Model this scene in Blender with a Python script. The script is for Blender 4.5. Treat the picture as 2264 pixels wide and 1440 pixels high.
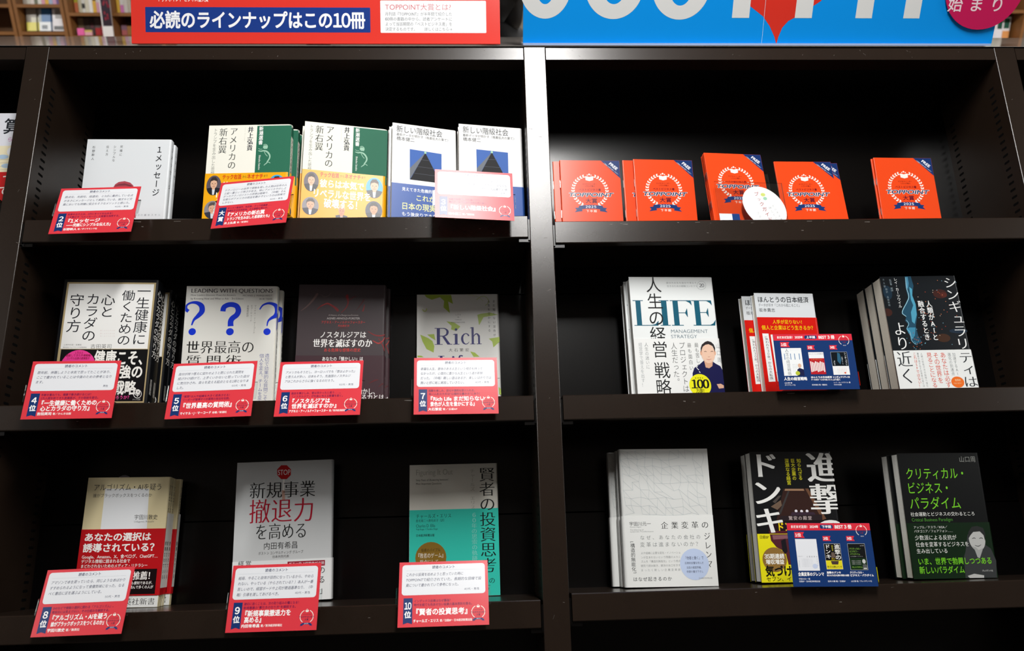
import bpy, bmesh, math, random
from mathutils import Vector, Matrix, Euler

# ------------------------------------------------------------------ scene, camera, light
for o in list(bpy.data.objects): bpy.data.objects.remove(o)
SCN = bpy.context.scene
COL = SCN.collection
R = math.radians
RACK = {'w': 0.036, 'H': 0.9634, 'z1L': 0.6597, 'z1R': 0.6497, 'z2L': 0.3769, 'z2R': 0.3766, 'z3L': 0.0958, 'z3R': 0.1029, 'lip': 0.0362, 'P': 0.8, 'D': 0.164}
FOCAL_PX = 1750.3
CAM_POS = [0.6975, -1.1305, 0.1611]
CAM_AXES = [[0.998882, -0.039167, -0.026477], [0.014727, -0.274403, 0.961502], [0.044924, 0.960817, 0.27352]]
LEAN = R(37)                      # the display rack leans back by 37 degrees
FLOOR_UP = .55                    # height of the rack's reference point above the floor
MS = Matrix.Translation((0, 0, FLOOR_UP)) @ Matrix.Rotation(-LEAN, 4, 'X')   # rack frame -> world
def rack_pt(x, y, z): return MS @ Vector((x, y, z))

cam = bpy.data.cameras.new('camera'); cam_o = bpy.data.objects.new('camera', cam); COL.objects.link(cam_o)
ax = [Vector(a) for a in CAM_AXES]
m = Matrix((ax[0], ax[1], -ax[2])).transposed().to_4x4()
cam_o.matrix_world = MS @ Matrix.Translation(CAM_POS) @ m
cam.sensor_width = 36; cam.lens = FOCAL_PX / 2264 * 36
cam.clip_start = .05; cam.clip_end = 60
cam.dof.use_dof = True; cam.dof.focus_distance = 1.2; cam.dof.aperture_fstop = 6.5
SCN.camera = cam_o

SCN.view_settings.view_transform = 'Standard'
SCN.view_settings.look = 'None'
SCN.view_settings.gamma = 1
SCN.view_settings.use_curve_mapping = False
SCN.view_settings.exposure = 0.0

w = bpy.data.worlds.new('world'); SCN.world = w; w.use_nodes = True
w.node_tree.nodes['Background'].inputs[0].default_value = (1, .98, .95, 1)
w.node_tree.nodes['Background'].inputs[1].default_value = .05

def area(name, loc, sx, sy, power, col=(1, .985, .96), rot=(0, 0, 0), spread=180):
    l = bpy.data.lights.new(name, 'AREA'); l.shape = 'RECTANGLE'; l.size = sx; l.size_y = sy
    l.energy = power; l.color = col; l.spread = R(spread)
    o = bpy.data.objects.new(name, l); o.location = loc; o.rotation_euler = rot; COL.objects.link(o); return o
area('ceiling_tube_and_fill', (.93, -.16, 2.70), .16, .80, 41)
area('ceiling_tube_and_fill', (-2.3, -.75, 2.72), .12, 1.6, 44)  # added side fill for the lower shelves, no known fitting here
area('ceiling_tube_and_fill', (4.0, -.75, 2.72), .12, 1.6, 44)  # matching fill lamp added on the opposite side
for lx in (-4.2, -1.4, 1.4, 4.4, 6.4):
    area('ceiling_tube_and_fill', (lx, 4.9, 2.72), 1.2, .2, 70)  # fill lamps added to brighten the bookcases behind the rack

# ------------------------------------------------------------------ materials
MATS = {}
def lin(c): return c / 12.92 if c <= .04045 else ((c + .055) / 1.055) ** 2.4
def rgb(h): return tuple(lin(int(h[i:i + 2], 16) / 255) for i in (1, 3, 5)) + (1,)
def mat(key, col, rough=.5, spec=.5, noise=0, nscale=60, bump=0, coat=0, metal=0, trans=0, ior=1.45):
    if key in MATS: return MATS[key]
    mt = bpy.data.materials.new(key); mt.use_nodes = True; nt = mt.node_tree
    b = nt.nodes['Principled BSDF']; c = rgb(col) if isinstance(col, str) else col
    b.inputs['Base Color'].default_value = c; b.inputs['Roughness'].default_value = rough
    b.inputs['Specular IOR Level'].default_value = spec; b.inputs['Coat Weight'].default_value = coat
    b.inputs['Coat Roughness'].default_value = .12; b.inputs['Metallic'].default_value = metal
    b.inputs['Transmission Weight'].default_value = trans; b.inputs['IOR'].default_value = ior
    if noise or bump:
        tc = nt.nodes.new('ShaderNodeTexCoord'); n = nt.nodes.new('ShaderNodeTexNoise')
        n.inputs['Scale'].default_value = nscale; n.inputs['Detail'].default_value = 4
        nt.links.new(tc.outputs['Object'], n.inputs['Vector'])
        if noise:
            mx = nt.nodes.new('ShaderNodeMix'); mx.data_type = 'RGBA'
            mx.inputs[6].default_value = tuple(v * (1 - noise) for v in c[:3]) + (1,)
            mx.inputs[7].default_value = tuple(min(1, v * (1 + noise)) for v in c[:3]) + (1,)
            nt.links.new(n.outputs[0], mx.inputs[0]); nt.links.new(mx.outputs[2], b.inputs['Base Color'])
        if bump:
            bp = nt.nodes.new('ShaderNodeBump'); bp.inputs['Strength'].default_value = bump; bp.inputs['Distance'].default_value = .001
            nt.links.new(n.outputs[0], bp.inputs['Height']); nt.links.new(bp.outputs[0], b.inputs['Normal'])
    MATS[key] = mt; return mt
def paper(h, gloss='satin'):
    r, c = {'satin': (.33, .0), 'matt': (.62, 0), 'gloss': (.24, .0), 'card': (.27, .0)}[gloss]
    return mat('paper_%s_%s' % (gloss, h[1:]), h, rough=r, spec=.34, coat=c)
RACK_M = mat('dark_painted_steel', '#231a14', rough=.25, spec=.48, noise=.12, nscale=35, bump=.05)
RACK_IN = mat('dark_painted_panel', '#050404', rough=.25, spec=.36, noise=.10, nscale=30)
SLOT_M = mat('slot_shadow_black', '#050505', rough=.9, spec=.1)
SCUFF_M = mat('pale_scuff', '#6f6a64', rough=.6)
CLEAR = bpy.data.materials.new('clear_acrylic'); CLEAR.use_nodes = True
_n = CLEAR.node_tree.nodes; _n.clear(); _l = CLEAR.node_tree.links
_o = _n.new('ShaderNodeOutputMaterial'); _m = _n.new('ShaderNodeMixShader'); _t = _n.new('ShaderNodeBsdfTransparent'); _g = _n.new('ShaderNodeBsdfGlossy'); _f = _n.new('ShaderNodeFresnel')
_t.inputs[0].default_value = (.95, .97, .97, 1); _g.inputs['Roughness'].default_value = .08; _f.inputs[0].default_value = 1.42
_l.new(_f.outputs[0], _m.inputs[0]); _l.new(_t.outputs[0], _m.inputs[1]); _l.new(_g.outputs[0], _m.inputs[2]); _l.new(_m.outputs[0], _o.inputs[0])
PAGE = mat('page_edges', '#ebe6d8', rough=.75, spec=.2, noise=.10, nscale=400)
PAGE_W = mat('page_edges_white', '#efefea', rough=.75, spec=.2, noise=.10, nscale=400)
STEEL = mat('staple_steel', '#c9cbcc', rough=.25, metal=1)

# ------------------------------------------------------------------ mesh builder
class MB:
    def __init__(s): s.v = []; s.f = []; s.m = []; s.mats = []
    def mi(s, mt):
        if mt not in s.mats: s.mats.append(mt)
        return s.mats.index(mt)
    def add(s, vs, fs, mt):
        b = len(s.v); s.v += [tuple(q) for q in vs]; k = s.mi(mt)
        for f in fs: s.f.append([i + b for i in f]); s.m.append(k)
    def box(s, x0, x1, y0, y1, z0, z1, mt):
        vs = [(x, y, z) for z in (z0, z1) for y in (y0, y1) for x in (x0, x1)]
        s.add(vs, [(0, 2, 3, 1), (4, 5, 7, 6), (0, 1, 5, 4), (2, 6, 7, 3), (0, 4, 6, 2), (1, 3, 7, 5)], mt)
    def prism(s, prof, z0, z1, mt):            # closed XY profile, extruded in z
        n = len(prof); vs = [(x, y, z0) for x, y in prof] + [(x, y, z1) for x, y in prof]
        s.add(vs, [tuple(range(n - 1, -1, -1)), tuple(range(n, 2 * n))] + [(i, (i + 1) % n, n + (i + 1) % n, n + i) for i in range(n)], mt)
    def shell(s, outer, inner, z0, z1, mt):    # open XY paths of equal length, thickened and extruded
        n = len(outer); vs = []
        for z in (z0, z1): vs += [(x, y, z) for x, y in outer] + [(x, y, z) for x, y in inner]
        fs = []
        for i in range(n - 1):
            fs += [(i, i + 1, 2 * n + i + 1, 2 * n + i), (n + i + 1, n + i, 3 * n + i, 3 * n + i + 1), (i + 1, i, n + i, n + i + 1), (2 * n + i, 2 * n + i + 1, 3 * n + i + 1, 3 * n + i)]
        fs += [(0, 2 * n, 3 * n, n), (n - 1, 2 * n - 1, 4 * n - 1, 3 * n - 1)]
        s.add(vs, fs, mt)
    def build(s, name, parent=None, smooth=False):
        me = bpy.data.meshes.new(name); me.from_pydata(s.v, [], s.f)
        for q in s.mats: me.materials.append(q)
        me.polygons.foreach_set('material_index', s.m)
        if smooth:
            me.polygons.foreach_set('use_smooth', [True] * len(s.f)); 
        me.update(); o = bpy.data.objects.new(name, me); COL.objects.link(o)
        if parent is not None: o.parent = parent
        return o
def tag(o, label, cat, group=None):
    o['label'] = label; o['category'] = cat
    if group: o['group'] = group
    return o
def empty(name, mw):
    o = bpy.data.objects.new(name, None); o.empty_display_size = .03; COL.objects.link(o); o.matrix_world = mw; return o
def structure(o): o['kind'] = 'structure'; return o
def copy_tree(src, mw):
    r = src.copy(); COL.objects.link(r); r.matrix_world = mw
    for ch in src.children:
        c = ch.copy(); COL.objects.link(c); c.parent = r
        for g in ch.children:
            d = g.copy(); COL.objects.link(d); d.parent = c
    return r
def placed(pos, rot):             # a pose in the rack's frame (yaw, lean, roll in degrees)
    return MS @ Matrix.Translation(pos) @ Matrix.Rotation(R(rot[0]), 4, 'Z') @ Matrix.Rotation(R(rot[1]), 4, 'X') @ Matrix.Rotation(R(rot[2]), 4, 'Y')

# ------------------------------------------------------------------ lettering
FC = bpy.data.curves.new('lettering', 'FONT'); FO = bpy.data.objects.new('lettering', FC); COL.objects.link(FO)
def ink(body, off, res):
    FC.body = body; FC.size = 1; FC.offset = off; FC.resolution_u = res
    dg = bpy.context.evaluated_depsgraph_get(); dg.update()
    ev = FO.evaluated_get(dg); me = ev.to_mesh()
    vs = [(v.co.x, v.co.y) for v in me.vertices]; fs = [tuple(p.vertices) for p in me.polygons]
    ev.to_mesh_clear(); return vs, fs
ADV = {}; GL = {}
BAR = max(x for x, y in ink('|', 0, 2)[0])
WIDE = {c: chr(0xff10 + i) for i, c in enumerate('0123456789')}      # digits are drawn with the Japanese face's figures
def adv(ch):
    if ch in WIDE: return .57
    if ch not in ADV: ADV[ch] = max(x for x, y in ink(ch + '|', 0, 2)[0]) - BAR
    return ADV[ch]
def ring(r, n): return [(r * math.cos(i / n * 2 * math.pi + .39), r * math.sin(i / n * 2 * math.pi + .39)) for i in range(n)]
def xs_(*q): return [(v, 0) for v in q]
STY = {'r': (0, xs_(0)), 'l': (-.010, xs_(0)), 'b': (0, ring(.013, 4)), 'h': (0, ring(.030, 8)), 'hi': (0, ring(.028, 8)), 'bi': (0, ring(.022, 6)), 'oi': (0, ring(.062, 10)), 'm': (-.012, xs_(-.014, .014)), 'mb': (0, xs_(-.026, 0, .026)), 'ml': (-.014, xs_(0)), 'mh': (0, xs_(-.05, -.025, 0, .025, .05)), 'mi': (0, xs_(0))}
def area_of(g): return sum(abs(sum(g[0][f[i]][0] * g[0][f[(i + 1) % len(f)]][1] - g[0][f[(i + 1) % len(f)]][0] * g[0][f[i]][1] for i in range(len(f)))) for f in g[1])
def glyph(ch, off, fine):
    k = (ch, off, fine)
    if k not in GL:
        g0 = ink(WIDE.get(ch, ch), 0, 5 if fine else 2)
        if ch in WIDE: off = 0; g0 = ([(u - .215, v) for u, v in g0[0]], g0[1])
        g = g0
        if off and g0[1]:
            A = area_of(g0)
            for q in (off, off * .66, off * .4):                # thin the strokes only as far as the outline stays clean
                c = ink(ch, q, 5 if fine else 2); want = 1 + q * 2 / .068
                if abs(area_of(c) / A - want) < .07: g = c; break
        GL[k] = g
    return GL[k]
ROT90 = set('ー「」『』（）〈〉〔〕…―—–～＝'); UPR = set('、。'); SMALL = set('っッょョゃャゅュィェォァぁぃぅぇぉ')
def is_cjk(t): return any(ord(c) > 0x2e80 for c in t)
def ascii_only(t): return not is_cjk(t)

class Sheet:
    """flat print: every mark is a polygon set with its own tiny height above the paper"""
    def __init__(s, W, H): s.W = W; s.H = H; s.it = []
    def put(s, vs, fs, col):
        xs = [v[0] for v in vs]; ys = [v[1] for v in vs]
        if not xs: return
        bb = (min(xs), min(ys), max(xs), max(ys)); lay = 1
        for b, l, c in s.bbs:
            if b[0] < bb[2] and b[2] > bb[0] and b[1] < bb[3] and b[3] > bb[1]: lay = max(lay, l + (c != col))
        jit = .0035 * (len(s.it) % 7)
        s.bbs.append((bb, lay, col)); s.it.append(([(v[0], v[1], (v[2] if len(v) > 2 else 0) + jit) for v in vs], fs, col, lay))
    bbs = None
    def poly(s, pts, col): s.put([tuple(q) for q in pts], [tuple(range(len(pts)))], col)
    def ell(s, cx, cy, rx, ry, col, n=28): s.poly([(cx + rx * math.cos(i / n * 2 * math.pi), cy + ry * math.sin(i / n * 2 * math.pi)) for i in range(n)], col)
    def rect(s, x0, y0, x1, y1, col, rad=0):
        if not rad: return s.poly([(x0, y0), (x1, y0), (x1, y1), (x0, y1)], col)
        pts = []
        for cx, cy, a in ((x1 - rad, y0 + rad, -90), (x1 - rad, y1 - rad, 0), (x0 + rad, y1 - rad, 90), (x0 + rad, y0 + rad, 180)):
            pts += [(cx + rad * math.cos(R(a + t)), cy + rad * math.sin(R(a + t))) for t in (0, 22.5, 45, 67.5, 90)]
        s.poly(pts, col)
    def stroke(s, pts, w, col, smooth=True):
        ws = list(w) if isinstance(w, (list, tuple)) else [w] * len(pts)
        P = [Vector(q) for q in pts]
        if len(P) > 2 and smooth:
            Q = []; V = []
            for i in range(len(P) - 1):
                a, b, c, d = P[max(i - 1, 0)], P[i], P[i + 1], P[min(i + 2, len(P) - 1)]
                for t in (0, .25, .5, .75):
                    Q.append(.5 * ((2 * b) + (c - a) * t + (2 * a - 5 * b + 4 * c - d) * t * t + (3 * b - a - 3 * c + d) * t ** 3)); V.append(ws[i] + (ws[i + 1] - ws[i]) * t)
            Q.append(P[-1]); V.append(ws[-1]); P, ws = Q, V
        L = []; Rr = []
        for i, q in enumerate(P):
            t = (P[min(i + 1, len(P) - 1)] - P[max(i - 1, 0)])
            t = t.normalized() if t.length > 1e-9 else Vector((1, 0)); n = Vector((-t.y, t.x)) * ws[i] / 2
            L.append(q + n); Rr.append(q - n)
        n = len(P); s.put([tuple(q) for q in L + Rr], [(i, i + 1, n + i + 1, n + i) for i in range(n - 1)], col)
    def run(s, chars, col):           # chars: (ch, style, matrix a,b,c,d, x, y): glyph coords -> sheet
        V = []; F = []
        for ch, st, (a, b, c, d), x, y, fine in chars:
            off, sh = STY[st]; gv, gf = glyph(ch, off, fine)
            for z, q in enumerate(sh):
                k = len(V); V += [(x + a * (u + q[0]) + b * (v + q[1]), y + c * (u + q[0]) + d * (v + q[1]), z * .003) for u, v in gv]; F += [tuple(i + k for i in f) for f in gf]
        s.put(V, F, col)
    def h(s, t, x0, x1, y, h, col, st='r', slant=0, align=None):
        if not t.strip(): return
        em = h / (.88 if is_cjk(t) else .74); base = y + em * (.38 if is_cjk(t) else .36)
        if st in ('mi', 'hi', 'bi', 'oi'): slant = .22
        ad = [adv(c) for c in t]; nat = sum(ad) * em
        sx, gap = 1, 0
        if x1 is not None:
            tw = x1 - x0 + .06 * em; r = tw / nat
            if r > 1.12 and len(t) > 1 and st not in ('bi', 'oi'): sx = 1.04; gap = (tw - nat * sx) / (len(t) - 1)
            else: sx = r
            x0 -= .03 * em
        elif align == 'r': x0 -= nat
        elif align == 'c': x0 -= nat / 2
        out = []; x = x0
        for c, a in zip(t, ad):
            if c != ' ': out.append((c, st, (em * sx, em * sx * slant, 0, -em), x, base, em > 7))
            x += a * em * sx + gap
        s.run(out, col)
    def v(s, t, x, y0, y1, w, col, st='r'):
        n = len(t); cell = (y1 - y0) / n; em = w / .9; ey = max(min(cell * 1.02, em * 1.15), em * .62); out = []
        for i, c in enumerate(t):
            if c == ' ': continue
            cy = y0 + (i + .5) * cell; a = adv(c); fine = em > 7
            if c in ROT90: out.append((c, st, (0, -em, ey, 0), x + .38 * em, cy - .5 * ey, fine))
            else:
                dx = dy = 0
                if c in UPR: dx, dy = .55 * em, -.5 * ey
                elif c in SMALL: dx, dy = .07 * em, -.06 * ey
                out.append((c, st, (em, 0, 0, -ey), x - a / 2 * em + dx, cy + (.38 if is_cjk(c) else .36) * ey + dy, fine))
        s.run(out, col)
    def x(s, t, x0, y0, x1, y1, h, col, st='r'):
        d = Vector((x1 - x0, y1 - y0)); L = d.length; d /= L; n = Vector((-d.y, d.x)); em = h / (.88 if is_cjk(t) else .74)
        ad = [adv(c) for c in t]; k = L / sum(ad); kx = min(k, em * 1.25); p = Vector((x0, y0)) + n * em * .36; out = []; g = (L - kx * sum(ad)) / max(1, len(t) - 1)
        for c, a in zip(t, ad):
            if c != ' ': out.append((c, st, (d.x * kx, -n.x * em, d.y * kx, -n.y * em), p.x, p.y, em > 7))
            p = p + d * (a * kx + g)
        s.run(out, col)
    def serif(s, t, x0, x1, yb, H, col):
        def RC(a, b, c, d): s.rect(x0 + a * wd, yb - d * H, x0 + b * wd, yb - c * H, col)
        def PG(*p): s.poly([(x0 + a * wd, yb - b * H) for a, b in p], col)
        def ST(p, w): s.stroke([(x0 + a * wd, yb - b * H) for a, b in p], [q * H for q in w], col)
        wd = x1 - x0
        if t == 'LIFE':
            th = .028
            RC(.0, .125, 1 - th, 1); RC(.033, .094, 0, 1); RC(.0, .29, 0, th); PG((.094, 0), (.29, 0), (.297, .2), (.255, .06), (.19, .018), (.094, .018))
            RC(.318, .44, 1 - th, 1); RC(.345, .412, 0, 1); RC(.318, .44, 0, th)
            RC(.455, .715, 1 - th, 1); RC(.487, .552, 0, 1); RC(.455, .60, 0, th); PG((.60, 1), (.715, 1), (.722, .79), (.695, .90), (.65, .975)); RC(.552, .645, .49, .49 + th); PG((.63, .508), (.655, .67), (.66, .67), (.66, .34), (.655, .34), (.63, .49))
            RC(.72, .965, 1 - th, 1); RC(.752, .817, 0, 1); RC(.72, .985, 0, th); PG((.87, 1), (.965, 1), (.972, .79), (.945, .90), (.905, .975)); RC(.817, .905, .50, .5 + th); PG((.89, .518), (.913, .68), (.918, .68), (.918, .35), (.913, .35), (.89, .5)); PG((.87, 0), (.985, 0), (1.0, .24), (.965, .09), (.92, .018))
        else:
            def lower(c, o, k):
                A = lambda a, b: (o + a * k, b)
                def rc(a, b, c_, d): RC(o + a * k, o + b * k, c_, d)
                if c == 'i': rc(.28, .62, 0, .64); rc(.08, .84, 0, .035); PG(A(.28, .64), A(.05, .60), A(.05, .575), A(.28, .58)); s.ell(x0 + (o + .44 * k) * wd, yb - .90 * H, .075 * H, .075 * H, col)
                if c == 'h':
                    rc(.12, .30, 0, 1.03); rc(.0, .42, 0, .035); PG(A(.12, 1.03), A(0, .99), A(0, .965), A(.12, .97)); ST([A(.28, .46), A(.42, .60), A(.58, .62), A(.70, .50)], [.03, .06, .08, .13]); rc(.64, .80, 0, .52); rc(.52, .93, 0, .035)
                if c == 'c': ST([A(.86, .50), A(.72, .62), A(.45, .635), A(.22, .50), A(.16, .32), A(.26, .12), A(.50, .02), A(.74, .05), A(.9, .16)], [.10, .06, .05, .11, .14, .11, .05, .04, .02])
                if c == 'R':
                    rc(.12, .30, 0, 1); rc(0, .55, 1 - .035, 1); rc(0, .45, 0, .035); ST([A(.3, .975), A(.55, .97), A(.70, .86), (A(.73, .74)), A(.68, .60), A(.52, .515), A(.3, .51)], [.04, .05, .11, .14, .11, .05, .04]); PG(A(.40, .52), A(.56, .52), A(.88, .04), A(1.0, .035), A(1.0, 0), A(.72, 0))
                if c == 'L': rc(.15, .36, 0, 1); rc(0, .52, .965, 1); rc(0, .9, 0, .035); PG(A(.36, 0), A(.9, 0), A(.95, .3), A(.85, .1), A(.6, .035))
                if c == 'f': rc(.25, .55, 0, .8); rc(.05, .8, 0, .035); rc(.05, .8, .59, .63); ST([A(.4, .75), A(.48, .95), A(.7, 1.0), A(.95, .96)], [.14, .1, .06, .1])
                if c == 'e': ST([A(.15, .34), A(.85, .36), A(.75, .58), A(.5, .63), A(.22, .5), A(.16, .3), A(.28, .1), A(.55, .02), A(.85, .14)], [.03, .04, .08, .05, .11, .14, .11, .05, .02])
            lay = [('R', 0, .37), ('i', .375, .17), ('c', .545, .20), ('h', .745, .26)] if t == 'Rich' else [('L', 0, .38), ('i', .4, .17), ('f', .58, .2), ('e', .78, .22)]
            for c, o, k in lay: lower(c, o, k)
    def man(s, cx, cy, rx, ry, hair, skin, suit, bg):
        s.ell(cx, cy, rx, ry, bg)
        s.poly([(cx - rx * math.cos(R(a)), cy + ry * math.sin(R(a))) for a in range(18, 163, 8)] + [(cx + rx * .35, cy + ry * .22), (cx - rx * .35, cy + ry * .22)], suit)
        s.poly([(cx - rx * .2, cy + ry * .35), (cx + rx * .2, cy + ry * .35), (cx + rx * .12, cy + ry * .95), (cx - rx * .12, cy + ry * .95)], '#d9dde4')
        s.rect(cx - rx * .2, cy + ry * .1, cx + rx * .2, cy + ry * .42, skin)
        s.ell(cx, cy - ry * .18, rx * .46, ry * .52, skin)
        s.poly([(cx - rx * .5, cy - ry * .1), (cx - rx * .5, cy - ry * .55), (cx - rx * .25, cy - ry * .82), (cx + rx * .2, cy - ry * .85), (cx + rx * .48, cy - ry * .58), (cx + rx * .5, cy - ry * .12), (cx + rx * .38, cy - ry * .42), (cx, cy - ry * .52), (cx - rx * .38, cy - ry * .42)], hair)
        for q in (-.2, .2): s.ell(cx + q * rx, cy - ry * .17, rx * .07, ry * .03, '#33241f')
        s.stroke([(cx, cy - ry * .12), (cx + rx * .03, cy + ry * .02)], rx * .06, '#b98468'); s.stroke([(cx - rx * .16, cy + ry * .13), (cx + rx * .16, cy + ry * .13)], ry * .035, '#a65f52')
    def emblem(s, cx, cy, r, small=False):
        wh = '#f6efe6'; nv = '#1a3772'
        U = lambda a, b: (cx + a * r, cy + b * r)
        if small:
            s.stroke([U(math.sin(R(a)), -math.cos(R(a)) * .95) for a in range(25, 150, 12)], .10 * r, wh); s.stroke([U(-math.sin(R(a)), -math.cos(R(a)) * .95) for a in range(25, 150, 12)], .10 * r, wh)
        else:
            for sg in (-1, 1):
                for a in range(24, 158, 10):
                    p = Vector(U(sg * .98 * math.sin(R(a)), -.98 * math.cos(R(a)))); t = Vector((-sg * math.cos(R(a)), -math.sin(R(a))))
                    for k in (-38, 38):
                        d = (Matrix.Rotation(R(k), 2) @ t) * .17 * r; n = Vector((-d.y, d.x)) * .30
                        s.poly([p, p + d * .5 + n, p + d, p + d * .5 - n], wh)
        for q, z in ((-.11, -1.0), (0, -1.045), (.11, -1.0)): s.ell(*U(q, z), .055 * r if q == 0 else .035 * r, .055 * r if q == 0 else .035 * r, wh, 12)
        s.poly([U(-.24, -.93), U(-.12, -.92), U(0, -.88), U(.12, -.92), U(.24, -.93), U(.22, -.68), U(0, -.62), U(-.22, -.68)], wh)
        if small:
            s.h('TOPPOINT', cx - 1.15 * r, cx + 1.15 * r, cy + .05 * r, .24 * r, '#7a3550', 'h'); s.h('大賞', cx - .3 * r, cx + .3 * r, cy + .42 * r, .28 * r, '#7a3550', 'b')
            s.h('ベストビジネス書', cx - .6 * r, cx + .6 * r, cy - .32 * r, .15 * r, '#8a3a4a', 'b')
        else:
            s.h('ビジネスリーダー', cx - .42 * r, cx + .42 * r, cy - .43 * r, .085 * r, '#8c2316', 'b'); s.h('１万人が選ぶ', cx - .3 * r, cx + .3 * r, cy - .30 * r, .085 * r, '#8c2316', 'b'); s.h('ベストビジネス書', cx - .64 * r, cx + .63 * r, cy - .07 * r, .145 * r, '#7c1220', 'b')
            x0, x1, yy, hh = cx - 1.27 * r, cx + 1.27 * r, cy + .24 * r, .25 * r
            s.h('TOPPOINT', x0, x1, yy, hh, '#f2f4f8', 'oi'); s.h('TOPPOINT', x0, x1, yy, hh, '#1d2c56', 'bi')
            s.h('大賞', cx - .29 * r, cx + .39 * r, cy + .62 * r, .28 * r, '#4a1230', 'b')
        k = .14 if not small else .1
        for sg in (-1, 1): s.poly([U(sg * .55, .98 + k * .3), U(sg * .92, 1.08), U(sg * .82, 1.2), U(sg * .95, 1.34), U(sg * .5, 1.27)], nv)
        s.poly([U(-.68, .94), U(-.3, .895), U(0, .885), U(.3, .895), U(.68, .94), U(.74, 1.19), U(.3, 1.12), U(0, 1.11), U(-.3, 1.12), U(-.74, 1.19)], nv)
        s.h('2025', cx - .3 * r, cx + .3 * r, cy + 1.005 * r, .15 * r, '#f4f6fa', 'mb')
        if not small: s.h('下半期', cx - .29 * r, cx + .32 * r, cy + 1.27 * r, .155 * r, '#fbe9dc', 'b')
    def items(s, L):
        for it in L:
            k = it[0]; a = list(it[1:])
            if k == 'h': s.h(a[0], a[1], a[2], a[3], a[4], a[5], a[6])
            elif k == 'v': s.v(*a)
            elif k == 'x': s.x(*a)
            elif k == 'p': s.poly(*a)
            elif k == 'r':
                a[2] = s.W if a[2] == 'W' else a[2]; a[3] = s.H if a[3] == 'H' else a[3]; s.rect(*a)
            elif k == 'e': s.ell(*a)
            elif k == 's': s.stroke(*a)
            elif k == 'emb': s.emblem(*a)
            elif k == 'man': s.man(*a)
            elif k == 'serif': s.serif(*a)
    def onto(s, mb, fn, gloss, step=.05, base=.05, clip=None):
        for vs, fs, col, lay in s.it:
            e = base + lay * step; W, H = s.W, s.H
            if clip: vs = [(min(max(x, clip[0]), clip[2]), min(max(y, clip[1]), clip[3]), z) for x, y, z in vs]
            mb.add([fn(x, y, e + z) for x, y, z in vs], fs, paper(col, gloss))
def sheet(W, H):
    s = Sheet(W, H); s.bbs = []; return s

# ------------------------------------------------------------------ printed matter data (mm on each cover)
COVERS = {}
COVERS['msg'] = dict(W=132.3, H=160.2, base='#e3e8ec', band=None, band_end=None, cover=[
  ('v', '１メッセージ', 114.3, 10.6, 101.4, 10.7, '#23262b', 'b'),
  ('v', '究極に', 54.2, 9.6, 30.8, 4.0, '#23262b', 'r'),
  ('v', 'シンプルな', 43.9, 10.2, 40.4, 4.0, '#23262b', 'r'),
  ('v', '伝え方', 32.5, 10.3, 30.2, 4.0, '#23262b', 'r'),
  ('v', '杉野幹人', 11.2, 10.9, 38.1, 4.2, '#23262b', 'r'),
  ('p', [(48.2, 85.7), (50.3, 79.8), (55.6, 75.6), (64.7, 74.1), (73.6, 76.8), (78.5, 81.6), (80.2, 85.7), (87.4, 137.7), (51.1, 137.6)], '#b04a55'),
  ('p', [(48.0, 83.9), (56.0, 79.2), (65.0, 78.0), (75.0, 81.0), (80.2, 85.7), (66.7, 81.5), (56.2, 82.1)], '#7d3a44'),
  ('e', 67.8, 108.6, 13.0, 17.5, '#d99d86'),
  ('h', '90の基本スキル', 86.9, 124.8, 132.7, 3.2, '#9097a0', 'l'),
 ], print=[
 ])
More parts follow.
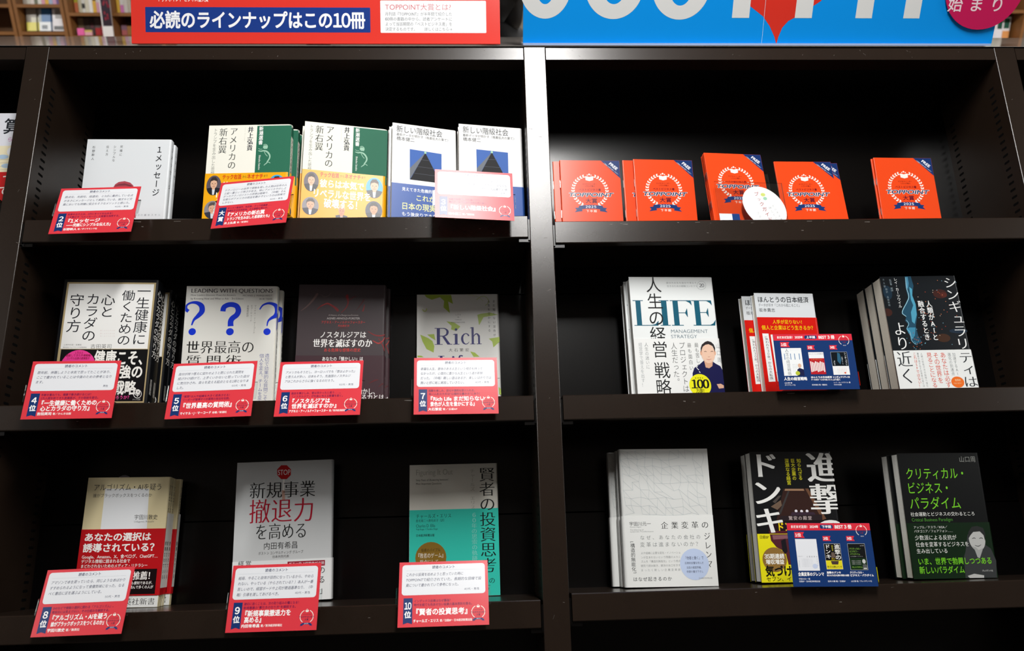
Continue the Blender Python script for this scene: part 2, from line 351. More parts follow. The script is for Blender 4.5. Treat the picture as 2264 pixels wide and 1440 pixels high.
COVERS['shinu'] = dict(W=134.3, H=184.9, base='#f1f1e6', band=(87.6, '#f3ae14'), band_end=None, cover=[
  ('r', 78.2, 2.0, 'W', 103.2, '#1f6a50', 0),
  ('v', '新潮選書', 84.9, 2.8, 36.9, 6.6, '#ffffff', 'b'),
  ('v', '井上弘貴', 67.8, 3.0, 47.4, 8.8, '#1a1f30', 'mb'),
  ('v', 'アメリカの', 40.5, 3.8, 80.3, 12.3, '#2c3230', 'm'),
  ('v', '新右翼', 23.9, 4.9, 51.9, 12.7, '#2c3230', 'm'),
  ('v', 'トランプを生み出した思想家たち', 10.9, 5.1, 111.0, 5.7, '#5b615e', 'l'),
  ('s', [(82.0, 47.7), (86.5, 48.7), (90.2, 47.9), (94.7, 48.8), (98.5, 52.2), (101.0, 57.3), (100.5, 62.3), (97.8, 67.2), (96.5, 70.4), (94.4, 72.0), (92.3, 74.5)], [1.1, 2.05, 2.36, 2.68, 2.68, 2.36, 2.21, 1.89, 1.58, 1.42, 0.79], '#9cc7b0'),
  ('e', 92.8, 41.3, 3.6, 3.3, '#9cc7b0'),
  ('s', [(89.7, 37.9), (92.5, 36.2), (95.6, 38.0), (96.5, 41.4), (95.2, 44.7)], 1.11, '#9cc7b0'),
  ('s', [(97.1, 68.0), (100.1, 68.9), (102.4, 70.6)], 1.1, '#9cc7b0'),
  ('s', [(91.7, 49.6), (94.2, 54.6), (97.3, 58.0)], 0.94, '#9cc7b0'),
  ('s', [(81.8, 43.5), (85.6, 45.3), (88.5, 44.5)], 0.79, '#9cc7b0'),
  ('x', 'Shincho Sensho', 84.9, 55.7, 84.9, 82.5, 3.1, '#e8efe9', 'b'),
  ('x', 'Inoue Hirotaka', 58.9, 4.3, 58.9, 29.7, 1.4, '#b9bcae', 'l'),
 ], print=[
  ('h', 'テック右派', 27.8, 57.7, 94.3, 8.0, '#d23a17', 'h'),
  ('h', 'から', 59.6, 66.2, 94.5, 4.5, '#7b6a1c', 'b'),
  ('h', 'ネオナチ', 66.9, 92.5, 94.0, 8.0, '#d23a17', 'h'),
  ('h', 'まで', 93.3, 99.8, 93.6, 4.5, '#7b6a1c', 'b'),
  ('man', 14.9, 108.8, 11.6, 17.5, '#3a3230', '#e0b496', '#22252e', '#5d5560'),
  ('man', 15.5, 151.5, 12.9, 15.6, '#5a5350', '#dcae90', '#34384a', '#8d8b92'),
  ('man', 114.7, 110.5, 13.6, 18.5, '#3a2418', '#e3b091', '#2a3038', '#3fa9dc'),
  ('man', 114.7, 151.2, 13.5, 17.0, '#241c18', '#cf9a78', '#20242e', '#3c4456'),
  ('man', 64.2, 159.2, 10.0, 17.9, '#d8b98a', '#d98e6c', '#30364a', '#f3ae14'),
  ('h', '彼らは本気で', 28.5, 98.2, 110.1, 13.3, '#fffdf4', 'h'),
  ('h', 'リベラルな世界を', 17.9, 109.3, 128.0, 14.2, '#fffdf4', 'h'),
  ('h', '破壊する！', 36.4, 95.6, 144.6, 15.2, '#fffdf4', 'h'),
 ])
COVERS['kaikyu'] = dict(W=106.6, H=180.4, base='#f2f3f3', band=(109.8, '#2e58a6'), band_end=None, cover=[
  ('h', '新しい階級社会', 6.6, 82.8, 10.2, 12.0, '#23262b', 'r'),
  ('h', '最新データが明かす〈格差拡大の果て〉', 6.7, 95.5, 20.7, 5.0, '#23262b', 'r'),
  ('h', '橋本健二', 6.8, 36.5, 28.1, 6.9, '#23262b', 'r'),
  ('p', [(28.7, 45.4), (81.4, 47.5), (81.2, 101.5), (29.1, 100.8)], '#3f68b4'),
  ('p', [(54.4, 49.0), (29.0, 80.3), (29.1, 100.8)], '#6d737c'),
  ('p', [(54.4, 49.0), (79.8, 101.5), (29.6, 100.7)], '#0d0e14'),
  ('s', [(47.8, 62.8), (62.4, 62.5)], 0.7, '#4a4e58'),
  ('s', [(41.3, 76.0), (69.1, 76.3)], 0.7, '#4a4e58'),
  ('s', [(35.7, 88.5), (74.9, 89.5)], 0.69, '#4a4e58'),
  ('e', 54.4, 48.8, 2.0, 2.0, '#a9d8b8'),
 ], print=[
  ('h', '見えてきた危機的な状況', 16.6, 83.3, 119.5, 6.1, '#f4f6f8', 'b'),
  ('h', 'これが', 38.7, 70.7, 132.9, 10.4, '#f6f4a8', 'b'),
  ('h', '日本の現実だ！', 16.1, 93.9, 149.1, 11.8, '#f6f4a8', 'b'),
  ('h', 'もう後戻りできない', 16.6, 79.7, 162.9, 6.6, '#f4f6f8', 'b'),
 ])
COVERS['guide'] = dict(W=101.1, H=135.7, base='#ec4a1c', band=None, band_end=None, cover=[
  ('p', [(69.8, 0.15), (101.1, 0.15), (101.1, 32.8)], '#17336b'),
  ('x', 'FREE', 84.2, 4.6, 96.6, 15.9, 5.4, '#f2f4fa', 'hi'),
  ('x', 'ご自由にお持ち帰りください', 74.6, 4.3, 97.9, 25.6, 1.8, '#dfe4f2', 'b'),
  ('emb', 48.7, 56.1, 28.8),
 ], print=[
 ])
COVERS['health'] = dict(W=140.3, H=205.7, base='#101216', band=None, band_end=None, cover=[
  ('r', 4.4, 4.5, 136.8, 194.3, '#b3a178', 0),
  ('r', 7.1, 7.1, 134.0, 111.0, '#f2f3f1', 0),
  ('r', 8.4, 111.9, 134.9, 192.0, '#0c0d10', 0),
  ('v', '一生健康に', 120.0, 8.9, 105.5, 19.5, '#14171f', 'r'),
  ('v', '働くための', 97.5, 16.7, 106.1, 18.4, '#14171f', 'r'),
  ('v', '心と', 68.0, 23.2, 61.9, 20.0, '#14171f', 'r'),
  ('v', 'カラダの', 45.6, 22.2, 99.7, 19.3, '#14171f', 'r'),
  ('v', '守り方', 21.9, 23.1, 85.5, 20.2, '#14171f', 'r'),
  ('h', '吉田英司', 50.1, 81.4, 107.2, 6.9, '#14171f', 'l'),
  ('h', '心療内科医・産業医', 11.1, 37.1, 104.7, 2.4, '#555555', 'l'),
  ('h', '株式会社フェアワーク代表取締役', 10.7, 44.9, 108.8, 2.4, '#555555', 'l'),
  ('h', '働く人のための本', 61.7, 83.0, 82.3, 1.7, '#d9c2c0', 'l'),
  ('h', '働く人のための本', 62.2, 83.4, 86.9, 1.7, '#d9c2c0', 'l'),
  ('h', '働く人のための本', 62.6, 83.9, 91.1, 1.6, '#d9c2c0', 'l'),
  ('e', 35.4, 139.5, 25.4, 26.8, '#ee3f97'),
  ('h', '１万人と', 28.5, 41.1, 117.0, 3.6, '#8a1038', 'b'),
  ('h', '面談してきた外資戦略', 16.5, 52.1, 121.3, 3.6, '#8a1038', 'b'),
  ('h', 'コンサル出身の産業医が', 17.9, 50.9, 125.8, 3.6, '#8a1038', 'b'),
  ('h', '健康こそ、', 58.3, 137.7, 124.9, 21.3, '#f3f3ee', 'h'),
  ('h', '最強の', 79.0, 130.3, 146.6, 19.3, '#f3f3ee', 'h'),
  ('h', '生存戦略。', 55.8, 139.5, 171.3, 19.8, '#f3f3ee', 'h'),
  ('h', 'あったのだろうか？', 66.6, 117.5, 185.9, 5.6, '#f04fa0', 'b'),
  ('s', [(131.9, 180.8), (131.7, 183.2), (130.7, 185.3), (129.0, 186.7), (126.8, 187.1), (124.6, 186.6), (122.6, 185.3), (121.2, 183.2), (120.5, 180.7), (120.7, 178.3), (121.7, 176.2), (123.4, 174.9), (125.6, 174.4), (127.8, 174.9), (129.8, 176.3), (131.2, 178.4), (131.9, 180.8)], 0.86, '#e8e8e4'),
  ('s', [(125.8, 176.3), (126.6, 185.2)], 1.04, '#e8e8e4'),
  ('s', [(122.6, 178.1), (123.4, 181.6), (126.5, 183.4), (129.1, 181.7), (129.3, 178.1)], 0.86, '#e8e8e4'),
  ('h', 'かんき出版', 119.8, 131.2, 189.2, 2.5, '#c9c9c4', 'l'),
 ], print=[
 ])
COVERS['lead'] = dict(W=142.5, H=205.2, base='#e0e0da', band=None, band_end=None, cover=[
  ('h', 'LEADING WITH QUESTIONS', 7.2, 134.2, 7.6, 7.2, '#2a2a2e', 'm'),
  ('h', 'How Leaders Discover Powerful Answers', 7.3, 76.4, 14.9, 3.3, '#4a4a50', 'm'),
  ('h', 'by Knowing How and What to Ask – 3rd Edition', 7.4, 88.8, 20.9, 3.3, '#4a4a50', 'm'),
  ('h', 'MICHAEL J. MARQUARDT', 87.3, 133.6, 15.7, 2.7, '#4a4a50', 'm'),
  ('h', 'BOB TIEDE', 113.9, 133.9, 21.4, 2.7, '#4a4a50', 'm'),
  ('s', [(5.3, 42.2), (1.1, 38.4), (2.1, 32.2), (8.2, 28.0), (17.1, 28.0), (24.6, 33.2), (25.8, 42.3), (20.3, 50.0), (14.5, 56.3), (11.6, 65.2)], [5.54, 5.54, 2.96, 3.32, 5.54, 8.13, 8.5, 6.65, 3.69, 1.85], '#1136d2'),
  ('e', 13.2, 75.7, 5.6, 5.7, '#1136d2'),
  ('s', [(58.0, 42.3), (59.4, 35.4), (65.6, 31.5), (72.8, 31.1), (79.4, 34.2), (82.0, 41.6), (79.4, 48.6), (73.6, 53.6), (71.0, 58.9), (71.3, 67.0)], [8.19, 8.19, 8.19, 8.19, 8.19, 8.56, 8.56, 8.56, 8.56, 8.93], '#1136d2'),
  ('e', 70.7, 76.0, 5.9, 5.9, '#1136d2'),
  ('s', [(115.0, 39.3), (119.4, 32.3), (127.8, 28.8), (136.1, 30.4), (141.0, 34.7), (142.4, 43.1), (139.6, 49.9), (133.4, 54.1), (128.9, 58.8), (127.5, 66.9)], [1.88, 2.63, 3.76, 5.26, 7.14, 7.51, 6.39, 4.51, 2.63, 1.5], '#1136d2'),
  ('e', 127.9, 76.3, 5.6, 5.6, '#1136d2'),
  ('v', 'マイケル・J・マーコード', 107.9, 31.3, 79.6, 3.1, '#444444', 'l'),
  ('v', 'ボブ・ティード', 102.2, 31.3, 59.8, 3.1, '#444444', 'l'),
  ('v', '高輪邦訳訳', 96.5, 31.9, 51.7, 3.1, '#444444', 'l'),
  ('h', '世界最高の', 6.1, 109.5, 101.1, 19.7, '#191919', 'm'),
  ('h', '質問術', 6.8, 90.2, 124.7, 20.8, '#191919', 'm'),
  ('v', '適切で効果的な質問こそ', 129.7, 112.1, 187.5, 6.6, '#39439c', 'l'),
  ('v', '個人を変え、チームを変える', 121.4, 112.4, 200.2, 6.6, '#39439c', 'l'),
 ], print=[
 ])
COVERS['nost'] = dict(W=141.3, H=214.4, base='#463d40', band=(121.1, '#432e34'), band_end=None, cover=[
  ('s', [(4.5, 45.7), (13.1, 38.7), (21.9, 28.6), (28.9, 17.5), (30.3, 14.9)], [0.77, 1.92, 3.08, 3.85, 1.92], '#6b5552'),
  ('s', [(34.5, 16.5), (40.3, 20.9), (47.8, 19.4), (51.7, 14.3)], [0.78, 1.95, 1.95, 0.78], '#544a4a'),
  ('s', [(30.1, 43.6), (37.3, 36.6), (46.5, 33.5), (56.0, 37.5), (62.8, 43.4), (63.9, 46.4)], [0.77, 1.93, 2.32, 3.09, 4.25, 3.09], '#7e2a2c'),
  ('s', [(37.3, 37.6), (46.4, 32.1), (54.1, 35.5)], [0.58, 1.16, 0.58], '#a83a38'),
  ('s', [(69.6, 48.4), (76.8, 40.4), (80.2, 30.3), (78.0, 20.3), (79.8, 17.8)], [0.77, 1.55, 2.32, 5.03, 2.71], '#7e2a2c'),
  ('s', [(80.2, 28.3), (87.5, 22.2), (93.1, 20.2)], [1.17, 1.95, 0.78], '#5c2a2c'),
  ('s', [(93.9, 44.3), (99.3, 36.3), (104.7, 28.2), (105.6, 24.1)], [0.58, 1.55, 2.33, 1.17], '#56282a'),
  ('s', [(104.3, 46.3), (106.0, 40.3), (106.8, 34.2)], [2.72, 1.94, 0.78], '#7e2a2c'),
  ('s', [(113.7, 80.1), (123.2, 86.0), (132.6, 87.9), (142.0, 86.0)], [0.77, 1.92, 2.69, 1.92], '#7e2a2c'),
  ('s', [(121.6, 95.8), (131.1, 100.7), (138.4, 95.8), (142.0, 87.9)], [1.15, 2.3, 1.92, 0.77], '#a83a38'),
  ('s', [(130.9, 91.9), (138.7, 105.6), (140.7, 113.4)], [0.77, 1.92, 0.77], '#7e2a2c'),
  ('s', [(63.3, 80.1), (70.5, 74.2), (81.8, 76.2)], [0.57, 1.15, 0.57], '#57282b'),
  ('h', 'A History of a Dangerous Emotion', 49.5, 97.3, 52.6, 3.0, '#b3aaa8', 'l'),
  ('h', 'AGNES ARNOLD-FORSTER', 47.0, 99.9, 58.2, 3.6, '#c9c2c0', 'r'),
  ('h', 'アグネス・アーノルド＝フォースター', 38.1, 109.1, 64.8, 4.9, '#d43c38', 'r'),
  ('h', '月谷真紀 訳', 65.2, 83.5, 70.8, 3.4, '#d43c38', 'r'),
  ('h', 'ノスタルジアは', 36.6, 111.0, 86.0, 10.6, '#f4f2f0', 'b'),
  ('h', '世界を滅ぼすのか', 26.8, 120.8, 100.2, 13.2, '#f4f2f0', 'mb'),
  ('h', 'ある危険な感情の歴史', 44.2, 103.0, 111.8, 5.6, '#d8403c', 'r'),
 ], print=[
  ('s', [(117.9, 167.2), (127.0, 162.5), (132.5, 161.6)], [0.75, 2.62, 0.75], '#5c2528'),
  ('s', [(132.8, 173.0), (140.0, 167.4)], [0.75, 1.87], '#5c2528'),
  ('h', 'あなたの「懐かしい」は', 42.1, 107.2, 126.7, 6.7, '#f4f2f0', 'b'),
  ('h', '社会を動かし、', 74.4, 132.6, 180.4, 9.4, '#f4f2f0', 'b'),
  ('h', '歴史を変える力とは', 60.2, 142.3, 190.0, 9.0, '#f4f2f0', 'b'),
 ])
COVERS['rich'] = dict(W=137.5, H=202.7, base='#dededa', band=None, band_end=None, cover=[
  ('p', [(12.3, 0.4), (25.0, -0.1), (57.3, 0.8), (60.4, 16.8), (52.3, 12.6), (55.0, 33.2), (44.4, 22.8), (45.6, 11.5), (38.6, 4.8), (25.0, 9.2), (16.2, 5.0)], '#a5bd46'),
  ('p', [(5.6, 70.2), (19.0, 76.4), (25.7, 81.4), (28.9, 90.5), (27.6, 101.4), (16.1, 95.3), (9.4, 82.2)], '#a5bd46'),
  ('p', [(17.1, 70.3), (28.6, 69.4), (30.9, 80.5), (22.9, 75.4)], '#a5bd46'),
  ('p', [(49.0, 47.4), (61.6, 49.6), (72.2, 56.8), (65.3, 64.8), (56.7, 61.7), (57.7, 55.6)], '#a5bd46'),
  ('p', [(101.1, 36.7), (107.6, 34.7), (122.4, 32.8), (136.0, 36.6), (111.4, 40.9), (103.7, 55.1)], '#a5bd46'),
  ('p', [(119.3, 78.6), (137.8, 75.8), (138.2, 83.9), (126.7, 93.8), (125.0, 83.7)], '#a5bd46'),
  ('p', [(88.0, 100.2), (95.6, 102.3), (103.2, 109.4), (93.6, 109.7)], '#a5bd46'),
  ('p', [(1.1, 106.0), (7.5, 106.5), (11.3, 109.1), (1.1, 109.0)], '#a5bd46'),
  ('p', [(133.5, 161.0), (137.2, 164.9), (137.6, 174.3), (133.8, 173.6)], '#a5bd46'),
  ('s', [(9.4, 26.0), (11.7, 29.3), (15.2, 28.7), (16.2, 24.6)], 1.79, '#c3d27e'),
  ('s', [(100.3, 9.9), (109.3, 3.7), (117.1, 5.8), (120.8, 14.2), (114.8, 20.3)], 1.21, '#c6d292'),
  ('s', [(85.7, 1.4), (101.4, 4.0), (111.1, 12.0)], 1.01, '#d0d8b0'),
  ('serif', 'Rich', 29.5, 108.4, 88.0, 28.9, '#17166a'),
  ('serif', 'Life', 35.0, 87.4, 133.5, 26.4, '#17166a'),
  ('h', '大石繁宏', 52.5, 86.1, 97.4, 5.6, '#23262b', 'm'),
  ('h', 'LIFE', 64.7, 73.1, 36.0, 2.3, '#23262b', 'l'),
  ('h', 'IN', 67.2, 70.5, 40.5, 2.2, '#23262b', 'l'),
  ('h', 'THREE', 63.2, 74.3, 45.0, 2.2, '#23262b', 'l'),
  ('h', 'DIMENSIONS', 57.2, 80.1, 49.6, 2.4, '#23262b', 'l'),
  ('v', 'まだ知らない景色が', 129.3, 9.1, 76.1, 4.1, '#23262b', 'm'),
  ('v', '人生を豊かにする', 120.8, 9.0, 67.9, 4.1, '#23262b', 'm'),
 ], print=[
 ])
COVERS['life'] = dict(W=137.6, H=201.2, base='#e9eded', band=(103.5, '#eceeed'), band_end=None, cover=[
  ('serif', 'LIFE', 3.4, 136.0, 82.2, 42.5, '#0b5a72'),
  ('v', '人生の経営戦略', 39.6, -0.9, 195.3, 24.0, '#16181a', 'r'),
  ('h', '自分の人生を自分で考えて', 60.7, 110.8, 9.8, 3.2, '#6b7478', 'l'),
  ('h', '生きるための戦略コンセプト', 61.4, 111.9, 15.5, 3.2, '#6b7478', 'l'),
  ('s', [(125.7, 14.3), (125.1, 16.5), (123.9, 18.5), (122.1, 20.1), (120.0, 21.1), (117.7, 21.5), (115.5, 21.1), (113.6, 20.1), (112.1, 18.5), (111.3, 16.5), (111.2, 14.3), (111.8, 12.1), (113.0, 10.1), (114.8, 8.5), (116.9, 7.4), (119.2, 7.1), (121.4, 7.4), (123.3, 8.4), (124.7, 10.0), (125.6, 12.0), (125.7, 14.3)], 0.33, '#8b9498'),
  ('h', '20', 114.9, 122.5, 14.3, 6.0, '#4a5256', 'm'),
  ('h', 'MANAGEMENT', 60.9, 120.8, 91.4, 6.1, '#5b7280', 'ml'),
  ('h', 'STRATEGY', 60.6, 102.5, 100.0, 6.1, '#5b7280', 'ml'),
 ], print=[
  ('v', '人生の迷いに', 19.3, 110.0, 153.1, 5.6, '#7b8084', 'l'),
  ('v', '経営学で答えを出す！', 10.0, 110.0, 181.7, 5.6, '#9aa0a4', 'l'),
  ('v', '人生だった。', 63.3, 110.2, 178.2, 9.4, '#3a3d40', 'l'),
  ('v', 'プロジェクトは', 76.3, 109.3, 190.3, 9.4, '#3a3d40', 'l'),
  ('v', '最も面白い', 88.0, 110.3, 156.1, 6.3, '#3a3d40', 'l'),
  ('v', '最も苦しく、', 99.6, 110.4, 161.2, 6.3, '#3a3d40', 'l'),
  ('v', '山口周', 134.4, 110.5, 144.7, 6.9, '#8d9296', 'l'),
  ('v', '略', 41.2, 168.5, 195.3, 23.0, '#16181a', 'r'),
  ('v', '戦', 41.2, 141.2, 168.5, 23.2, '#16181a', 'r'),
  ('v', '営', 40.6, 107.6, 135.4, 23.4, '#16181a', 'r'),
  ('p', [(85.7, 196.3), (89.0, 160.1), (92.6, 151.7), (101.6, 146.1), (109.3, 139.7), (122.6, 141.2), (127.1, 144.8), (134.4, 149.1), (137.3, 155.5), (138.7, 174.6), (137.2, 196.9)], '#16174a'),
  ('p', [(109.3, 139.7), (110.9, 151.1), (116.4, 152.5), (121.7, 149.0), (123.2, 141.9), (116.4, 139.1)], '#dba98c'),
  ('e', 116.9, 128.3, 11.2, 15.9, '#ecc6ae'),
  ('e', 106.0, 127.6, 1.7, 3.9, '#e2b094'),
  ('e', 128.1, 127.7, 1.6, 3.7, '#e2b094'),
  ('p', [(105.8, 127.6), (105.9, 119.7), (108.4, 113.9), (113.9, 109.6), (118.3, 108.1), (123.8, 109.7), (127.6, 114.0), (129.3, 119.8), (128.2, 127.0), (127.2, 121.2), (125.3, 116.2), (119.2, 113.3), (114.1, 114.3), (109.5, 117.5), (107.6, 121.8)], '#2a2426'),
  ('s', [(110.8, 125.6), (113.0, 124.9), (115.0, 125.8)], [0.57, 0.85, 0.57], '#6b4c44'),
  ('s', [(121.4, 125.8), (123.6, 124.9), (125.7, 125.7)], [0.57, 0.86, 0.57], '#6b4c44'),
  ('s', [(116.3, 133.4), (117.6, 134.4), (119.9, 133.4)], [0.36, 0.57, 0.36], '#b98068'),
  ('s', [(113.1, 137.6), (117.2, 138.7), (121.6, 137.3)], [0.35, 0.85, 0.35], '#c06a62'),
  ('p', [(125.6, 178.0), (132.0, 177.3), (136.6, 180.1), (136.2, 184.3), (128.4, 185.0)], '#ddae92'),
  ('s', [(98.1, 149.2), (96.2, 151.0), (99.6, 155.3)], 0.99, '#f1f2f2'),
  ('s', [(99.7, 157.4), (101.3, 159.5)], 1.27, '#f1f2f2'),
  ('e', 99.2, 179.5, 17.3, 18.0, '#f0ec1c'),
  ('h', '発売累計', 92.0, 105.3, 167.9, 2.0, '#5a5610', 'b'),
  ('h', '100', 86.2, 112.4, 177.5, 13.9, '#141410', 'mh'),
  ('h', '万部！', 92.1, 107.8, 188.1, 6.2, '#141410', 'mb'),
 ])
COVERS['honto'] = dict(W=100.8, H=173.9, base='#d9dee2', band=(41.4, '#d21a12'), band_end=None, cover=[
  ('h', 'ほんとうの日本経済', 4.9, 90.8, 10.9, 9.6, '#23282e', 'b'),
  ('h', 'データが示す「これから起こること」', 5.2, 76.8, 20.5, 4.8, '#4a5056', 'r'),
  ('h', '坂本貴志', 5.2, 32.1, 28.9, 6.1, '#30353a', 'r'),
 ], print=[
  ('h', '人手が足りない！', 24.8, 78.1, 49.1, 6.4, '#f2cc16', 'b'),
  ('h', '個人と企業はどう生きるか？', 5.7, 94.5, 58.8, 7.1, '#f2cc16', 'b'),
  ('p', [(5.5, 68.7), (15.7, 68.9), (17.6, 147.2), (6.7, 147.7)], '#f0f1f0'),
  ('v', '「失われた30年」からの大転換', 11.7, 70.9, 144.1, 5.2, '#23262b', 'r'),
  ('p', [(18.8, 70.5), (29.0, 70.8), (32.2, 147.0), (21.1, 147.0)], '#f0f1f0'),
  ('v', '人口減少の経済で何が起きるか', 25.0, 72.3, 144.1, 5.0, '#23262b', 'r'),
 ])
